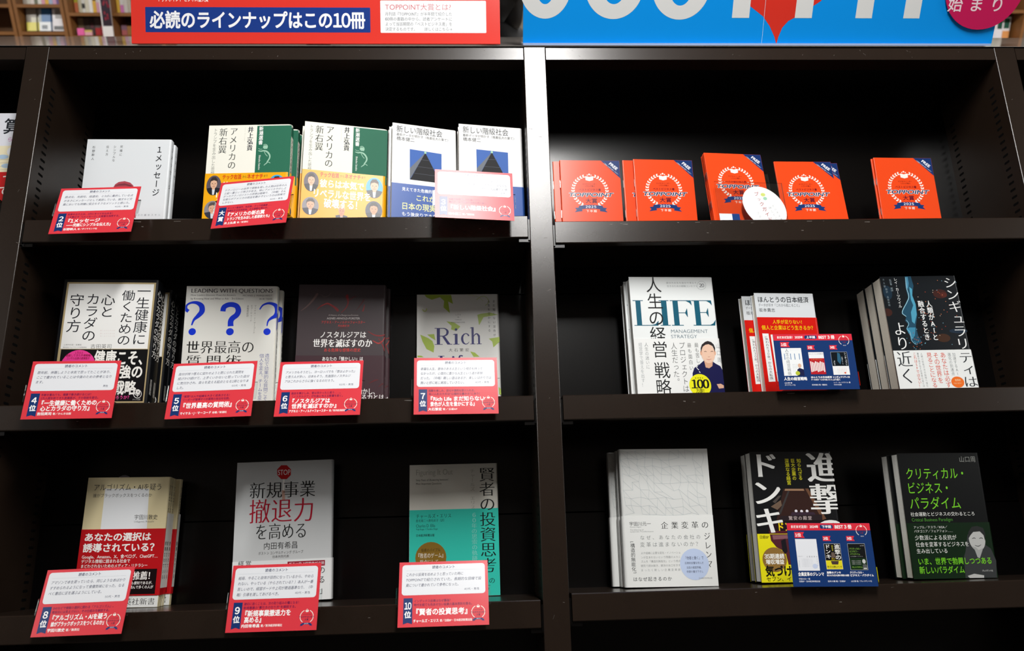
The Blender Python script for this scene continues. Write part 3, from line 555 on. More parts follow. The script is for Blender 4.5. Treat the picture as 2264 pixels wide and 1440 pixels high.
COVERS['singu'] = dict(W=126.5, H=194.0, base='#0b1218', band=(124.8, '#e9eceb'), band_end=None, cover=[
  ('e', 94.2, 30.9, 11.5, 7.9, '#3a1a16'),
  ('e', 99.6, 32.9, 5.7, 4.4, '#52211a'),
  ('e', 2.8, 61.0, 7.6, 6.6, '#3a1d18'),
  ('e', 85.4, 105.0, 11.3, 6.9, '#3d2416'),
  ('e', 112.2, 93.9, 15.1, 3.9, '#15283a'),
  ('e', 8.7, 27.6, 7.2, 11.9, '#142a3a'),
  ('p', [(41.5, -0.8), (51.6, -0.2), (53.2, 16.3), (48.2, 33.1), (51.2, 48.0), (50.4, 65.7), (44.3, 85.0), (45.2, 100.5), (49.4, 111.1), (38.1, 116.1), (32.1, 107.9), (32.7, 94.9), (28.1, 89.0), (32.5, 81.3), (28.7, 75.1), (31.7, 69.3), (25.1, 63.7), (28.5, 55.5), (36.2, 44.2), (40.7, 36.4), (39.7, 20.1)], '#1d4a62'),
  ('p', [(45.8, 18.2), (49.8, 22.2), (48.2, 33.1), (50.8, 48.0), (49.4, 65.7), (43.1, 81.1), (39.7, 77.2), (40.7, 61.6), (46.6, 49.9), (44.6, 40.0)], '#4c9cba'),
  ('p', [(28.1, 88.6), (34.1, 86.8), (43.5, 87.0), (40.1, 100.4), (34.4, 106.0), (32.0, 100.3)], '#3b86a6'),
  ('p', [(42.0, 1.1), (46.4, 1.1), (45.9, 12.2), (43.1, 22.1), (41.4, 18.1)], '#4c8fb0'),
  ('s', [(42.6, 2.1), (41.0, 20.1), (42.2, 34.4), (37.4, 44.3), (29.3, 55.9), (26.4, 62.9), (31.8, 68.5)], 0.98, '#9fd0e0'),
  ('s', [(30.7, 74.3), (33.7, 81.0), (29.3, 88.6), (33.3, 95.3), (33.3, 107.9), (38.3, 114.9)], 0.77, '#8fc4d8'),
  ('e', 70.8, 77.5, 0.6, 0.6, '#b3442c'),
  ('e', 63.5, 63.9, 0.6, 0.6, '#c8623a'),
  ('e', 94.6, 7.9, 0.6, 0.6, '#e08a5a'),
  ('e', 54.1, 57.8, 0.6, 0.6, '#e08a5a'),
  ('e', 84.9, 39.2, 0.6, 0.6, '#c8623a'),
  ('e', 101.4, 8.7, 0.6, 0.6, '#7fb4cc'),
  ('e', 74.0, 88.9, 0.6, 0.6, '#7fb4cc'),
  ('e', 92.6, 85.9, 0.6, 0.6, '#b3442c'),
  ('e', 60.0, 61.1, 0.6, 0.6, '#b3442c'),
  ('e', 74.9, 58.8, 0.6, 0.6, '#7fb4cc'),
  ('e', 93.6, 29.8, 0.6, 0.6, '#b3442c'),
  ('e', 55.3, 74.5, 0.6, 0.6, '#b3442c'),
  ('e', 77.7, 86.2, 0.6, 0.6, '#c8623a'),
  ('e', 89.7, 80.4, 0.6, 0.6, '#7fb4cc'),
  ('e', 72.7, 44.3, 0.6, 0.6, '#e08a5a'),
  ('e', 109.2, 92.4, 0.6, 0.6, '#b3442c'),
  ('e', 63.8, 92.6, 0.6, 0.6, '#d8c0a8'),
  ('e', 54.2, 99.9, 0.6, 0.6, '#7fb4cc'),
  ('e', 77.5, 69.2, 0.6, 0.6, '#e08a5a'),
  ('e', 60.0, 104.8, 0.6, 0.6, '#e08a5a'),
  ('e', 97.3, 115.9, 0.6, 0.6, '#7fb4cc'),
  ('e', 66.4, 64.5, 0.6, 0.6, '#c8623a'),
  ('e', 124.5, 11.8, 0.6, 0.6, '#7fb4cc'),
  ('e', 89.4, 65.5, 0.6, 0.6, '#e08a5a'),
  ('e', 82.8, 28.2, 0.6, 0.6, '#d8c0a8'),
  ('e', 71.6, 49.9, 0.6, 0.6, '#d8c0a8'),
  ('e', 74.6, 95.6, 0.6, 0.6, '#e08a5a'),
  ('e', 64.4, 106.5, 0.6, 0.6, '#e08a5a'),
  ('e', 70.7, 66.1, 0.6, 0.6, '#c8623a'),
  ('e', 52.1, 70.7, 0.6, 0.6, '#7fb4cc'),
  ('e', 100.2, 61.8, 0.6, 0.6, '#b3442c'),
  ('e', 95.5, 58.5, 0.6, 0.6, '#e08a5a'),
  ('e', 77.0, 70.0, 0.6, 0.6, '#e08a5a'),
  ('e', 57.2, 35.7, 0.6, 0.6, '#d8c0a8'),
  ('e', 85.8, 90.6, 0.6, 0.6, '#b3442c'),
  ('e', 68.3, 43.8, 0.6, 0.6, '#e08a5a'),
  ('e', 67.5, 96.0, 0.6, 0.6, '#c8623a'),
  ('e', 70.5, 97.2, 0.6, 0.6, '#b3442c'),
  ('e', 91.5, 27.9, 0.6, 0.6, '#c8623a'),
  ('e', 87.3, 68.2, 0.6, 0.6, '#d8c0a8'),
  ('e', 72.4, 85.3, 0.6, 0.6, '#7fb4cc'),
  ('e', 75.5, 70.5, 0.6, 0.6, '#7fb4cc'),
  ('e', 61.1, 12.9, 0.6, 0.6, '#c8623a'),
  ('e', 63.6, 62.5, 0.6, 0.6, '#e08a5a'),
  ('e', 101.2, 44.0, 0.6, 0.6, '#e08a5a'),
  ('e', 49.4, 103.0, 0.6, 0.6, '#7fb4cc'),
  ('e', 90.4, 24.6, 0.6, 0.6, '#7fb4cc'),
  ('e', 56.6, 89.9, 0.6, 0.6, '#b3442c'),
  ('e', 105.4, 50.8, 0.6, 0.6, '#c8623a'),
  ('e', 44.8, 89.9, 0.6, 0.6, '#7fb4cc'),
  ('e', 71.2, 51.9, 0.6, 0.6, '#e08a5a'),
  ('e', 70.6, 27.4, 0.6, 0.6, '#b3442c'),
  ('e', 72.7, 64.8, 0.6, 0.6, '#e08a5a'),
  ('e', 114.4, 68.4, 0.6, 0.6, '#c8623a'),
  ('e', 38.2, 96.0, 0.6, 0.6, '#b3442c'),
  ('e', 97.7, 33.0, 0.6, 0.6, '#e08a5a'),
  ('e', 80.4, 100.7, 0.6, 0.6, '#d8c0a8'),
  ('e', 83.6, 24.7, 0.6, 0.6, '#d8c0a8'),
  ('e', 64.1, 67.0, 0.6, 0.6, '#d8c0a8'),
  ('e', 48.0, 112.7, 0.6, 0.6, '#c8623a'),
  ('e', 38.7, 106.2, 0.6, 0.6, '#c8623a'),
  ('e', 54.0, 113.6, 0.6, 0.6, '#7fc0dc'),
  ('e', 38.6, 112.8, 0.6, 0.6, '#7fc0dc'),
  ('e', 48.9, 111.6, 0.6, 0.6, '#c8623a'),
  ('e', 44.5, 122.2, 0.6, 0.6, '#c8623a'),
  ('e', 41.2, 114.2, 0.6, 0.6, '#c8623a'),
  ('e', 44.3, 109.6, 0.6, 0.6, '#4c9cba'),
  ('e', 44.5, 103.2, 0.6, 0.6, '#c8623a'),
  ('e', 30.5, 112.1, 0.6, 0.6, '#c8623a'),
  ('e', 54.8, 112.8, 0.6, 0.6, '#7fc0dc'),
  ('e', 32.0, 98.5, 0.6, 0.6, '#c8623a'),
  ('e', 28.8, 112.3, 0.6, 0.6, '#7fc0dc'),
  ('e', 38.0, 110.3, 0.6, 0.6, '#4c9cba'),
  ('e', 45.7, 113.2, 0.6, 0.6, '#c8623a'),
  ('e', 37.7, 122.4, 0.6, 0.6, '#7fc0dc'),
  ('e', 41.4, 107.5, 0.6, 0.6, '#c8623a'),
  ('e', 43.8, 109.9, 0.6, 0.6, '#4c9cba'),
  ('e', 34.8, 104.1, 0.6, 0.6, '#4c9cba'),
  ('e', 40.0, 118.4, 0.6, 0.6, '#c8623a'),
  ('e', 41.5, 111.4, 0.6, 0.6, '#4c9cba'),
  ('e', 44.0, 108.1, 0.6, 0.6, '#c8623a'),
  ('e', 26.3, 104.6, 0.6, 0.6, '#4c9cba'),
  ('e', 34.5, 118.1, 0.6, 0.6, '#c8623a'),
  ('e', 36.1, 104.2, 0.6, 0.6, '#7fc0dc'),
  ('e', 40.1, 115.3, 0.6, 0.6, '#4c9cba'),
  ('e', 36.3, 112.8, 0.6, 0.6, '#4c9cba'),
  ('e', 48.5, 115.9, 0.6, 0.6, '#7fc0dc'),
  ('e', 35.3, 120.3, 0.6, 0.6, '#7fc0dc'),
  ('e', 35.7, 105.7, 0.6, 0.6, '#4c9cba'),
  ('v', 'レイ・カーツワイル', 25.1, 2.2, 53.9, 5.4, '#eef0f0', 'r'),
  ('v', '人類がAIと', 72.7, 42.1, 109.0, 9.2, '#eef0f0', 'b'),
  ('v', '融合するとき', 59.5, 41.9, 108.7, 9.1, '#eef0f0', 'b'),
  ('v', 'シンギュラリ', 114.7, 1.5, 125.0, 20.8, '#eef0f0', 'm'),
  ('v', 'より', 17.7, 76.5, 124.4, 19.8, '#eef0f0', 'm'),
  ('v', '監訳者 解説', 16.6, 4.7, 25.7, 3.5, '#9fb0b8', 'l'),
  ('v', '翻訳 高橋則明', 7.6, 19.6, 51.3, 3.1, '#8fa0a8', 'l'),
  ('v', '井上健', 5.5, 2.6, 19.6, 3.1, '#8fa0a8', 'l'),
 ], print=[
  ('v', 'ティは', 114.2, 128.1, 186.5, 21.0, '#20242a', 'm'),
  ('v', '近く', 15.7, 125.4, 179.0, 22.7, '#20242a', 'm'),
  ('v', 'あなたは必ず', 78.2, 128.4, 185.8, 8.2, '#d8492e', 'r'),
  ('v', 'その世界を', 66.9, 128.8, 178.6, 8.2, '#d8492e', 'r'),
  ('v', '見ることになる', 56.2, 128.6, 185.4, 8.2, '#d8492e', 'r'),
  ('v', '加速するAI', 96.0, 129.6, 166.9, 5.0, '#70767a', 'l'),
  ('v', '進化の到達点', 88.7, 129.5, 166.7, 5.0, '#70767a', 'l'),
  ('v', '人類の知能が次の段階へ進む', 44.2, 128.7, 184.2, 3.0, '#70767a', 'l'),
  ('v', '著者が描き出す近未来の姿とは', 38.5, 128.6, 184.1, 3.0, '#70767a', 'l'),
  ('v', 'これはSFではない！', 33.2, 128.1, 184.9, 4.8, '#d8492e', 'r'),
  ('e', 93.4, 177.2, 10.3, 8.9, '#ec6f1c'),
  ('h', '世界的', 89.4, 98.7, 174.1, 3.3, '#f6d8a8', 'b'),
  ('h', 'ベストセラー', 86.6, 99.5, 179.1, 2.6, '#f6d8a8', 'b'),
 ])
COVERS['kigyo'] = dict(W=136.3, H=199.6, base='#dcdedc', band=(98.9, '#e9ebe9'), band_end=None, cover=[
  ('s', [(2.1, 2.0), (12.6, 4.4)], 0.33, '#b3bcc0'),
  ('s', [(2.1, 2.0), (1.9, 15.7)], 0.33, '#b3bcc0'),
  ('s', [(2.1, 2.0), (12.9, 13.6)], 0.33, '#b3bcc0'),
  ('s', [(12.6, 4.4), (24.5, 2.8)], 0.33, '#b3bcc0'),
  ('s', [(12.6, 4.4), (12.9, 13.6)], 0.33, '#b3bcc0'),
  ('s', [(12.6, 4.4), (28.4, 15.8)], 0.33, '#b3bcc0'),
  ('s', [(24.5, 2.8), (42.0, 0.9)], 0.33, '#b3bcc0'),
  ('s', [(24.5, 2.8), (28.4, 15.8)], 0.33, '#b3bcc0'),
  ('s', [(24.5, 2.8), (39.7, 12.9)], 0.33, '#b3bcc0'),
  ('s', [(42.0, 0.9), (39.7, 12.9)], 0.33, '#b3bcc0'),
  ('s', [(52.5, 3.6), (62.2, 2.5)], 0.33, '#b3bcc0'),
  ('s', [(52.5, 3.6), (63.6, 16.6)], 0.33, '#b3bcc0'),
  ('s', [(78.4, 3.0), (91.2, 1.7)], 0.33, '#b3bcc0'),
  ('s', [(78.4, 3.0), (75.7, 17.0)], 0.33, '#b3bcc0'),
  ('s', [(78.4, 3.0), (92.2, 13.2)], 0.33, '#b3bcc0'),
  ('s', [(91.2, 1.7), (92.2, 13.2)], 0.33, '#b3bcc0'),
  ('s', [(91.2, 1.7), (101.8, 15.4)], 0.33, '#b3bcc0'),
  ('s', [(101.1, 1.6), (114.8, 5.6)], 0.33, '#b3bcc0'),
  ('s', [(101.1, 1.6), (101.8, 15.4)], 0.33, '#b3bcc0'),
  ('s', [(114.8, 5.6), (112.4, 15.2)], 0.33, '#b3bcc0'),
  ('s', [(127.9, 5.0), (130.0, 13.8)], 0.33, '#b3bcc0'),
  ('s', [(1.9, 15.7), (12.9, 13.6)], 0.33, '#b3bcc0'),
  ('s', [(1.9, 15.7), (3.7, 24.6)], 0.33, '#b3bcc0'),
  ('s', [(1.9, 15.7), (15.8, 28.4)], 0.33, '#b3bcc0'),
  ('s', [(12.9, 13.6), (28.4, 15.8)], 0.33, '#b3bcc0'),
  ('s', [(12.9, 13.6), (15.8, 28.4)], 0.33, '#b3bcc0'),
  ('s', [(12.9, 13.6), (26.3, 24.3)], 0.33, '#b3bcc0'),
  ('s', [(28.4, 15.8), (39.7, 12.9)], 0.33, '#b3bcc0'),
  ('s', [(28.4, 15.8), (26.3, 24.3)], 0.33, '#b3bcc0'),
  ('s', [(39.7, 12.9), (51.3, 13.6)], 0.33, '#b3bcc0'),
  ('s', [(39.7, 12.9), (38.0, 26.9)], 0.33, '#b3bcc0'),
  ('s', [(51.3, 13.6), (63.6, 16.6)], 0.33, '#b3bcc0'),
  ('s', [(51.3, 13.6), (50.2, 24.9)], 0.33, '#b3bcc0'),
  ('s', [(63.6, 16.6), (75.7, 17.0)], 0.33, '#b3bcc0'),
  ('s', [(63.6, 16.6), (65.0, 29.0)], 0.33, '#b3bcc0'),
  ('s', [(63.6, 16.6), (77.2, 26.6)], 0.33, '#b3bcc0'),
  ('s', [(75.7, 17.0), (92.2, 13.2)], 0.33, '#b3bcc0'),
  ('s', [(75.7, 17.0), (77.2, 26.6)], 0.33, '#b3bcc0'),
  ('s', [(112.4, 15.2), (115.5, 29.7)], 0.33, '#b3bcc0'),
  ('s', [(112.4, 15.2), (125.1, 27.8)], 0.33, '#b3bcc0'),
  ('s', [(130.0, 13.8), (125.1, 27.8)], 0.33, '#b3bcc0'),
  ('s', [(3.7, 24.6), (15.8, 28.4)], 0.32, '#b3bcc0'),
  ('s', [(3.7, 24.6), (4.1, 36.6)], 0.32, '#b3bcc0'),
  ('s', [(3.7, 24.6), (14.4, 40.6)], 0.32, '#b3bcc0'),
  ('s', [(15.8, 28.4), (14.4, 40.6)], 0.32, '#b3bcc0'),
  ('s', [(15.8, 28.4), (31.0, 36.7)], 0.32, '#b3bcc0'),
  ('s', [(26.3, 24.3), (38.0, 26.9)], 0.32, '#b3bcc0'),
  ('s', [(26.3, 24.3), (31.0, 36.7)], 0.32, '#b3bcc0'),
  ('s', [(26.3, 24.3), (41.6, 40.7)], 0.32, '#b3bcc0'),
  ('s', [(38.0, 26.9), (50.2, 24.9)], 0.32, '#b3bcc0'),
  ('s', [(38.0, 26.9), (41.6, 40.7)], 0.32, '#b3bcc0'),
  ('s', [(38.0, 26.9), (51.5, 39.2)], 0.32, '#b3bcc0'),
  ('s', [(50.2, 24.9), (65.0, 29.0)], 0.33, '#b3bcc0'),
  ('s', [(50.2, 24.9), (51.5, 39.2)], 0.33, '#b3bcc0'),
  ('s', [(50.2, 24.9), (62.9, 38.2)], 0.33, '#b3bcc0'),
  ('s', [(65.0, 29.0), (77.2, 26.6)], 0.33, '#b3bcc0'),
  ('s', [(65.0, 29.0), (62.9, 38.2)], 0.33, '#b3bcc0'),
  ('s', [(65.0, 29.0), (78.7, 39.4)], 0.33, '#b3bcc0'),
  ('s', [(77.2, 26.6), (91.0, 25.3)], 0.33, '#b3bcc0'),
  ('s', [(77.2, 26.6), (78.7, 39.4)], 0.33, '#b3bcc0'),
  ('s', [(77.2, 26.6), (91.9, 37.1)], 0.33, '#b3bcc0'),
  ('s', [(91.0, 25.3), (103.2, 25.8)], 0.33, '#b3bcc0'),
  ('s', [(91.0, 25.3), (91.9, 37.1)], 0.33, '#b3bcc0'),
  ('s', [(91.0, 25.3), (101.7, 40.9)], 0.33, '#b3bcc0'),
  ('s', [(115.5, 29.7), (125.1, 27.8)], 0.33, '#b3bcc0'),
  ('s', [(115.5, 29.7), (115.7, 39.1)], 0.33, '#b3bcc0'),
  ('s', [(115.5, 29.7), (126.9, 41.7)], 0.33, '#b3bcc0'),
  ('s', [(125.1, 27.8), (126.9, 41.7)], 0.33, '#b3bcc0'),
  ('s', [(4.1, 36.6), (14.4, 40.6)], 0.32, '#b3bcc0'),
  ('s', [(4.1, 36.6), (4.3, 47.7)], 0.32, '#b3bcc0'),
  ('s', [(14.4, 40.6), (31.0, 36.7)], 0.32, '#b3bcc0'),
  ('s', [(14.4, 40.6), (28.2, 48.8)], 0.32, '#b3bcc0'),
  ('s', [(31.0, 36.7), (41.6, 40.7)], 0.32, '#b3bcc0'),
  ('s', [(31.0, 36.7), (28.2, 48.8)], 0.32, '#b3bcc0'),
  ('s', [(31.0, 36.7), (40.6, 49.5)], 0.32, '#b3bcc0'),
  ('s', [(41.6, 40.7), (51.5, 39.2)], 0.32, '#b3bcc0'),
  ('s', [(41.6, 40.7), (40.6, 49.5)], 0.32, '#b3bcc0'),
  ('s', [(41.6, 40.7), (50.9, 51.0)], 0.32, '#b3bcc0'),
  ('s', [(51.5, 39.2), (50.9, 51.0)], 0.32, '#b3bcc0'),
  ('s', [(51.5, 39.2), (63.3, 51.9)], 0.32, '#b3bcc0'),
  ('s', [(62.9, 38.2), (78.7, 39.4)], 0.32, '#b3bcc0'),
  ('s', [(62.9, 38.2), (63.3, 51.9)], 0.32, '#b3bcc0'),
  ('s', [(78.7, 39.4), (75.3, 52.0)], 0.32, '#b3bcc0'),
  ('s', [(78.7, 39.4), (92.1, 50.9)], 0.32, '#b3bcc0'),
  ('s', [(91.9, 37.1), (92.1, 50.9)], 0.32, '#b3bcc0'),
  ('s', [(91.9, 37.1), (104.1, 49.8)], 0.32, '#b3bcc0'),
  ('s', [(101.7, 40.9), (115.7, 39.1)], 0.32, '#b3bcc0'),
  ('s', [(101.7, 40.9), (104.1, 49.8)], 0.32, '#b3bcc0'),
  ('s', [(101.7, 40.9), (116.6, 50.8)], 0.32, '#b3bcc0'),
  ('s', [(115.7, 39.1), (126.9, 41.7)], 0.32, '#b3bcc0'),
  ('s', [(115.7, 39.1), (116.6, 50.8)], 0.32, '#b3bcc0'),
  ('s', [(115.7, 39.1), (126.0, 53.4)], 0.32, '#b3bcc0'),
  ('s', [(126.9, 41.7), (126.0, 53.4)], 0.32, '#b3bcc0'),
  ('s', [(4.3, 47.7), (3.7, 61.0)], 0.32, '#b3bcc0'),
  ('s', [(4.3, 47.7), (18.5, 61.2)], 0.32, '#b3bcc0'),
  ('s', [(17.8, 49.3), (28.2, 48.8)], 0.32, '#b3bcc0'),
  ('s', [(17.8, 49.3), (18.5, 61.2)], 0.32, '#b3bcc0'),
  ('s', [(17.8, 49.3), (29.8, 60.4)], 0.32, '#b3bcc0'),
  ('s', [(28.2, 48.8), (29.8, 60.4)], 0.32, '#b3bcc0'),
  ('s', [(40.6, 49.5), (43.1, 60.9)], 0.32, '#b3bcc0'),
  ('s', [(40.6, 49.5), (50.8, 64.3)], 0.32, '#b3bcc0'),
  ('s', [(50.9, 51.0), (63.3, 51.9)], 0.32, '#b3bcc0'),
  ('s', [(50.9, 51.0), (50.8, 64.3)], 0.32, '#b3bcc0'),
  ('s', [(50.9, 51.0), (63.9, 64.4)], 0.32, '#b3bcc0'),
  ('s', [(63.3, 51.9), (75.3, 52.0)], 0.32, '#b3bcc0'),
  ('s', [(63.3, 51.9), (80.8, 63.0)], 0.32, '#b3bcc0'),
  ('s', [(75.3, 52.0), (92.1, 50.9)], 0.32, '#b3bcc0'),
  ('s', [(75.3, 52.0), (80.8, 63.0)], 0.32, '#b3bcc0'),
  ('s', [(92.1, 50.9), (104.1, 49.8)], 0.32, '#b3bcc0'),
  ('s', [(92.1, 50.9), (88.0, 60.5)], 0.32, '#b3bcc0'),
  ('s', [(104.1, 49.8), (116.6, 50.8)], 0.32, '#b3bcc0'),
  ('s', [(104.1, 49.8), (101.4, 62.2)], 0.32, '#b3bcc0'),
  ('s', [(104.1, 49.8), (115.8, 65.0)], 0.32, '#b3bcc0'),
  ('s', [(116.6, 50.8), (126.0, 53.4)], 0.32, '#b3bcc0'),
  ('s', [(116.6, 50.8), (115.8, 65.0)], 0.32, '#b3bcc0'),
  ('s', [(126.0, 53.4), (127.1, 61.3)], 0.32, '#b3bcc0'),
  ('s', [(3.7, 61.0), (18.5, 61.2)], 0.32, '#b3bcc0'),
  ('s', [(3.7, 61.0), (5.0, 71.5)], 0.32, '#b3bcc0'),
  ('s', [(3.7, 61.0), (14.6, 73.6)], 0.32, '#b3bcc0'),
  ('s', [(29.8, 60.4), (43.1, 60.9)], 0.32, '#b3bcc0'),
  ('s', [(29.8, 60.4), (30.3, 71.5)], 0.32, '#b3bcc0'),
  ('s', [(29.8, 60.4), (41.1, 74.6)], 0.32, '#b3bcc0'),
  ('s', [(43.1, 60.9), (41.1, 74.6)], 0.32, '#b3bcc0'),
  ('s', [(43.1, 60.9), (55.2, 73.3)], 0.32, '#b3bcc0'),
  ('s', [(50.8, 64.3), (63.9, 64.4)], 0.32, '#b3bcc0'),
  ('s', [(50.8, 64.3), (68.3, 72.4)], 0.32, '#b3bcc0'),
  ('s', [(63.9, 64.4), (79.4, 75.3)], 0.32, '#b3bcc0'),
  ('s', [(80.8, 63.0), (88.0, 60.5)], 0.32, '#b3bcc0'),
  ('s', [(88.0, 60.5), (92.8, 74.2)], 0.32, '#b3bcc0'),
  ('s', [(88.0, 60.5), (101.0, 72.2)], 0.32, '#b3bcc0'),
  ('s', [(101.4, 62.2), (101.0, 72.2)], 0.32, '#b3bcc0'),
  ('s', [(101.4, 62.2), (115.7, 73.0)], 0.32, '#b3bcc0'),
  ('s', [(115.8, 65.0), (115.7, 73.0)], 0.32, '#b3bcc0'),
  ('s', [(115.8, 65.0), (128.7, 72.7)], 0.32, '#b3bcc0'),
  ('s', [(5.0, 71.5), (14.6, 73.6)], 0.32, '#b3bcc0'),
  ('s', [(5.0, 71.5), (6.5, 83.5)], 0.32, '#b3bcc0'),
  ('s', [(14.6, 73.6), (30.3, 71.5)], 0.32, '#b3bcc0'),
  ('s', [(14.6, 73.6), (14.6, 83.4)], 0.32, '#b3bcc0'),
  ('s', [(14.6, 73.6), (29.2, 85.3)], 0.32, '#b3bcc0'),
  ('s', [(30.3, 71.5), (41.1, 74.6)], 0.32, '#b3bcc0'),
  ('s', [(30.3, 71.5), (29.2, 85.3)], 0.32, '#b3bcc0'),
  ('s', [(41.1, 74.6), (55.2, 73.3)], 0.32, '#b3bcc0'),
  ('s', [(41.1, 74.6), (53.7, 87.4)], 0.32, '#b3bcc0'),
  ('s', [(55.2, 73.3), (68.3, 72.4)], 0.32, '#b3bcc0'),
  ('s', [(55.2, 73.3), (53.7, 87.4)], 0.32, '#b3bcc0'),
  ('s', [(55.2, 73.3), (66.3, 87.5)], 0.32, '#b3bcc0'),
  ('s', [(68.3, 72.4), (79.4, 75.3)], 0.32, '#b3bcc0'),
  ('s', [(68.3, 72.4), (66.3, 87.5)], 0.32, '#b3bcc0'),
  ('s', [(68.3, 72.4), (75.8, 87.9)], 0.32, '#b3bcc0'),
  ('s', [(79.4, 75.3), (92.8, 74.2)], 0.32, '#b3bcc0'),
  ('s', [(92.8, 74.2), (93.0, 86.0)], 0.32, '#b3bcc0'),
  ('s', [(92.8, 74.2), (103.3, 86.1)], 0.32, '#b3bcc0'),
  ('s', [(101.0, 72.2), (103.3, 86.1)], 0.32, '#b3bcc0'),
  ('s', [(101.0, 72.2), (117.9, 84.1)], 0.32, '#b3bcc0'),
  ('s', [(115.7, 73.0), (128.7, 72.7)], 0.32, '#b3bcc0'),
  ('s', [(115.7, 73.0), (117.9, 84.1)], 0.32, '#b3bcc0'),
  ('s', [(128.7, 72.7), (128.6, 86.5)], 0.32, '#b3bcc0'),
  ('s', [(6.5, 83.5), (14.6, 83.4)], 0.32, '#b3bcc0'),
  ('s', [(6.5, 83.5), (18.8, 94.6)], 0.32, '#b3bcc0'),
  ('s', [(14.6, 83.4), (29.2, 85.3)], 0.32, '#b3bcc0'),
  ('s', [(14.6, 83.4), (18.8, 94.6)], 0.32, '#b3bcc0'),
  ('s', [(29.2, 85.3), (41.2, 83.7)], 0.32, '#b3bcc0'),
  ('s', [(29.2, 85.3), (30.8, 96.4)], 0.32, '#b3bcc0'),
  ('s', [(29.2, 85.3), (41.9, 97.3)], 0.32, '#b3bcc0'),
  ('s', [(41.2, 83.7), (53.7, 87.4)], 0.32, '#b3bcc0'),
  ('s', [(41.2, 83.7), (41.9, 97.3)], 0.32, '#b3bcc0'),
  ('s', [(41.2, 83.7), (51.7, 97.3)], 0.32, '#b3bcc0'),
  ('s', [(53.7, 87.4), (51.7, 97.3)], 0.32, '#b3bcc0'),
  ('s', [(53.7, 87.4), (65.6, 98.7)], 0.32, '#b3bcc0'),
  ('s', [(66.3, 87.5), (75.8, 87.9)], 0.32, '#b3bcc0'),
  ('s', [(66.3, 87.5), (65.6, 98.7)], 0.32, '#b3bcc0'),
  ('s', [(66.3, 87.5), (77.1, 98.6)], 0.32, '#b3bcc0'),
  ('s', [(75.8, 87.9), (93.0, 86.0)], 0.32, '#b3bcc0'),
  ('s', [(75.8, 87.9), (77.1, 98.6)], 0.32, '#b3bcc0'),
  ('s', [(75.8, 87.9), (92.2, 97.9)], 0.32, '#b3bcc0'),
  ('s', [(93.0, 86.0), (92.2, 97.9)], 0.32, '#b3bcc0'),
  ('s', [(93.0, 86.0), (105.5, 95.4)], 0.32, '#b3bcc0'),
  ('s', [(103.3, 86.1), (117.9, 84.1)], 0.32, '#b3bcc0'),
  ('s', [(103.3, 86.1), (116.1, 98.2)], 0.32, '#b3bcc0'),
  ('s', [(117.9, 84.1), (128.6, 86.5)], 0.32, '#b3bcc0'),
  ('s', [(117.9, 84.1), (128.9, 97.4)], 0.32, '#b3bcc0'),
  ('s', [(128.6, 86.5), (128.9, 97.4)], 0.32, '#b3bcc0'),
  ('s', [(4.2, 97.3), (18.8, 94.6)], 0.32, '#b3bcc0'),
  ('s', [(30.8, 96.4), (41.9, 97.3)], 0.32, '#b3bcc0'),
  ('s', [(41.9, 97.3), (51.7, 97.3)], 0.32, '#b3bcc0'),
  ('s', [(51.7, 97.3), (65.6, 98.7)], 0.32, '#b3bcc0'),
  ('s', [(65.6, 98.7), (77.1, 98.6)], 0.32, '#b3bcc0'),
  ('s', [(77.1, 98.6), (92.2, 97.9)], 0.32, '#b3bcc0'),
  ('s', [(92.2, 97.9), (105.5, 95.4)], 0.32, '#b3bcc0'),
  ('s', [(105.5, 95.4), (116.1, 98.2)], 0.32, '#b3bcc0'),
 ], print=[
  ('h', '企業変革の', 57.1, 128.7, 112.9, 9.7, '#2a2c2e', 'm'),
  ('v', 'ジレンマ', 125.1, 122.7, 174.9, 9.2, '#2a2c2e', 'm'),
  ('h', '宇田川元一', 9.9, 42.1, 110.2, 5.7, '#45484a', 'r'),
  ('h', 'Motokazu Udagawa', 10.5, 27.4, 114.7, 1.6, '#85898a', 'l'),
  ('h', 'The Dilemma of', 10.6, 30.5, 118.8, 2.1, '#85898a', 'l'),
  ('h', 'Corporate Transformation', 10.5, 45.6, 121.3, 2.1, '#85898a', 'l'),
  ('h', 'なぜ、あなたの会社の', 24.8, 115.2, 130.0, 6.1, '#73777a', 'l'),
  ('h', '変革は進まないのか？', 24.2, 114.4, 140.0, 6.4, '#73777a', 'l'),
  ('v', '「構造的無能化」', 13.1, 131.2, 184.1, 6.1, '#3c3f42', 'r'),
  ('h', 'はなぜ起きるのか', 11.3, 68.1, 188.3, 5.6, '#3c3f42', 'r'),
  ('h', '人や組織に必要な変化・イノベーショ', 24.8, 83.6, 152.0, 3.3, '#8a8e90', 'l'),
  ('h', 'ンが生まれないという問題のメカニ', 24.4, 83.1, 158.1, 3.3, '#8a8e90', 'l'),
  ('h', 'ズムを「構造的無能化」という視点', 24.1, 82.7, 163.8, 3.3, '#8a8e90', 'l'),
  ('h', '鏡花で読み解き、解決の糸口を示す', 23.7, 82.2, 169.8, 3.3, '#8a8e90', 'l'),
  ('h', 'まったく新しい企業変革論', 23.3, 81.7, 175.9, 3.3, '#8a8e90', 'l'),
  ('e', 103.1, 168.8, 21.5, 22.2, '#c2d2f0'),
  ('h', '『他者と働く』で', 88.4, 117.3, 159.8, 4.6, '#38405a', 'r'),
  ('h', '圧倒的反響を呼んだ', 88.8, 116.7, 167.0, 3.2, '#38405a', 'r'),
  ('h', '注目の経営学者、', 91.0, 115.0, 173.3, 3.2, '#38405a', 'r'),
  ('h', '待望の書き下ろし', 90.6, 115.4, 179.0, 3.2, '#38405a', 'r'),
  ('h', '日本経済新聞出版', 107.6, 127.7, 188.3, 2.2, '#8a8e90', 'l'),
 ])
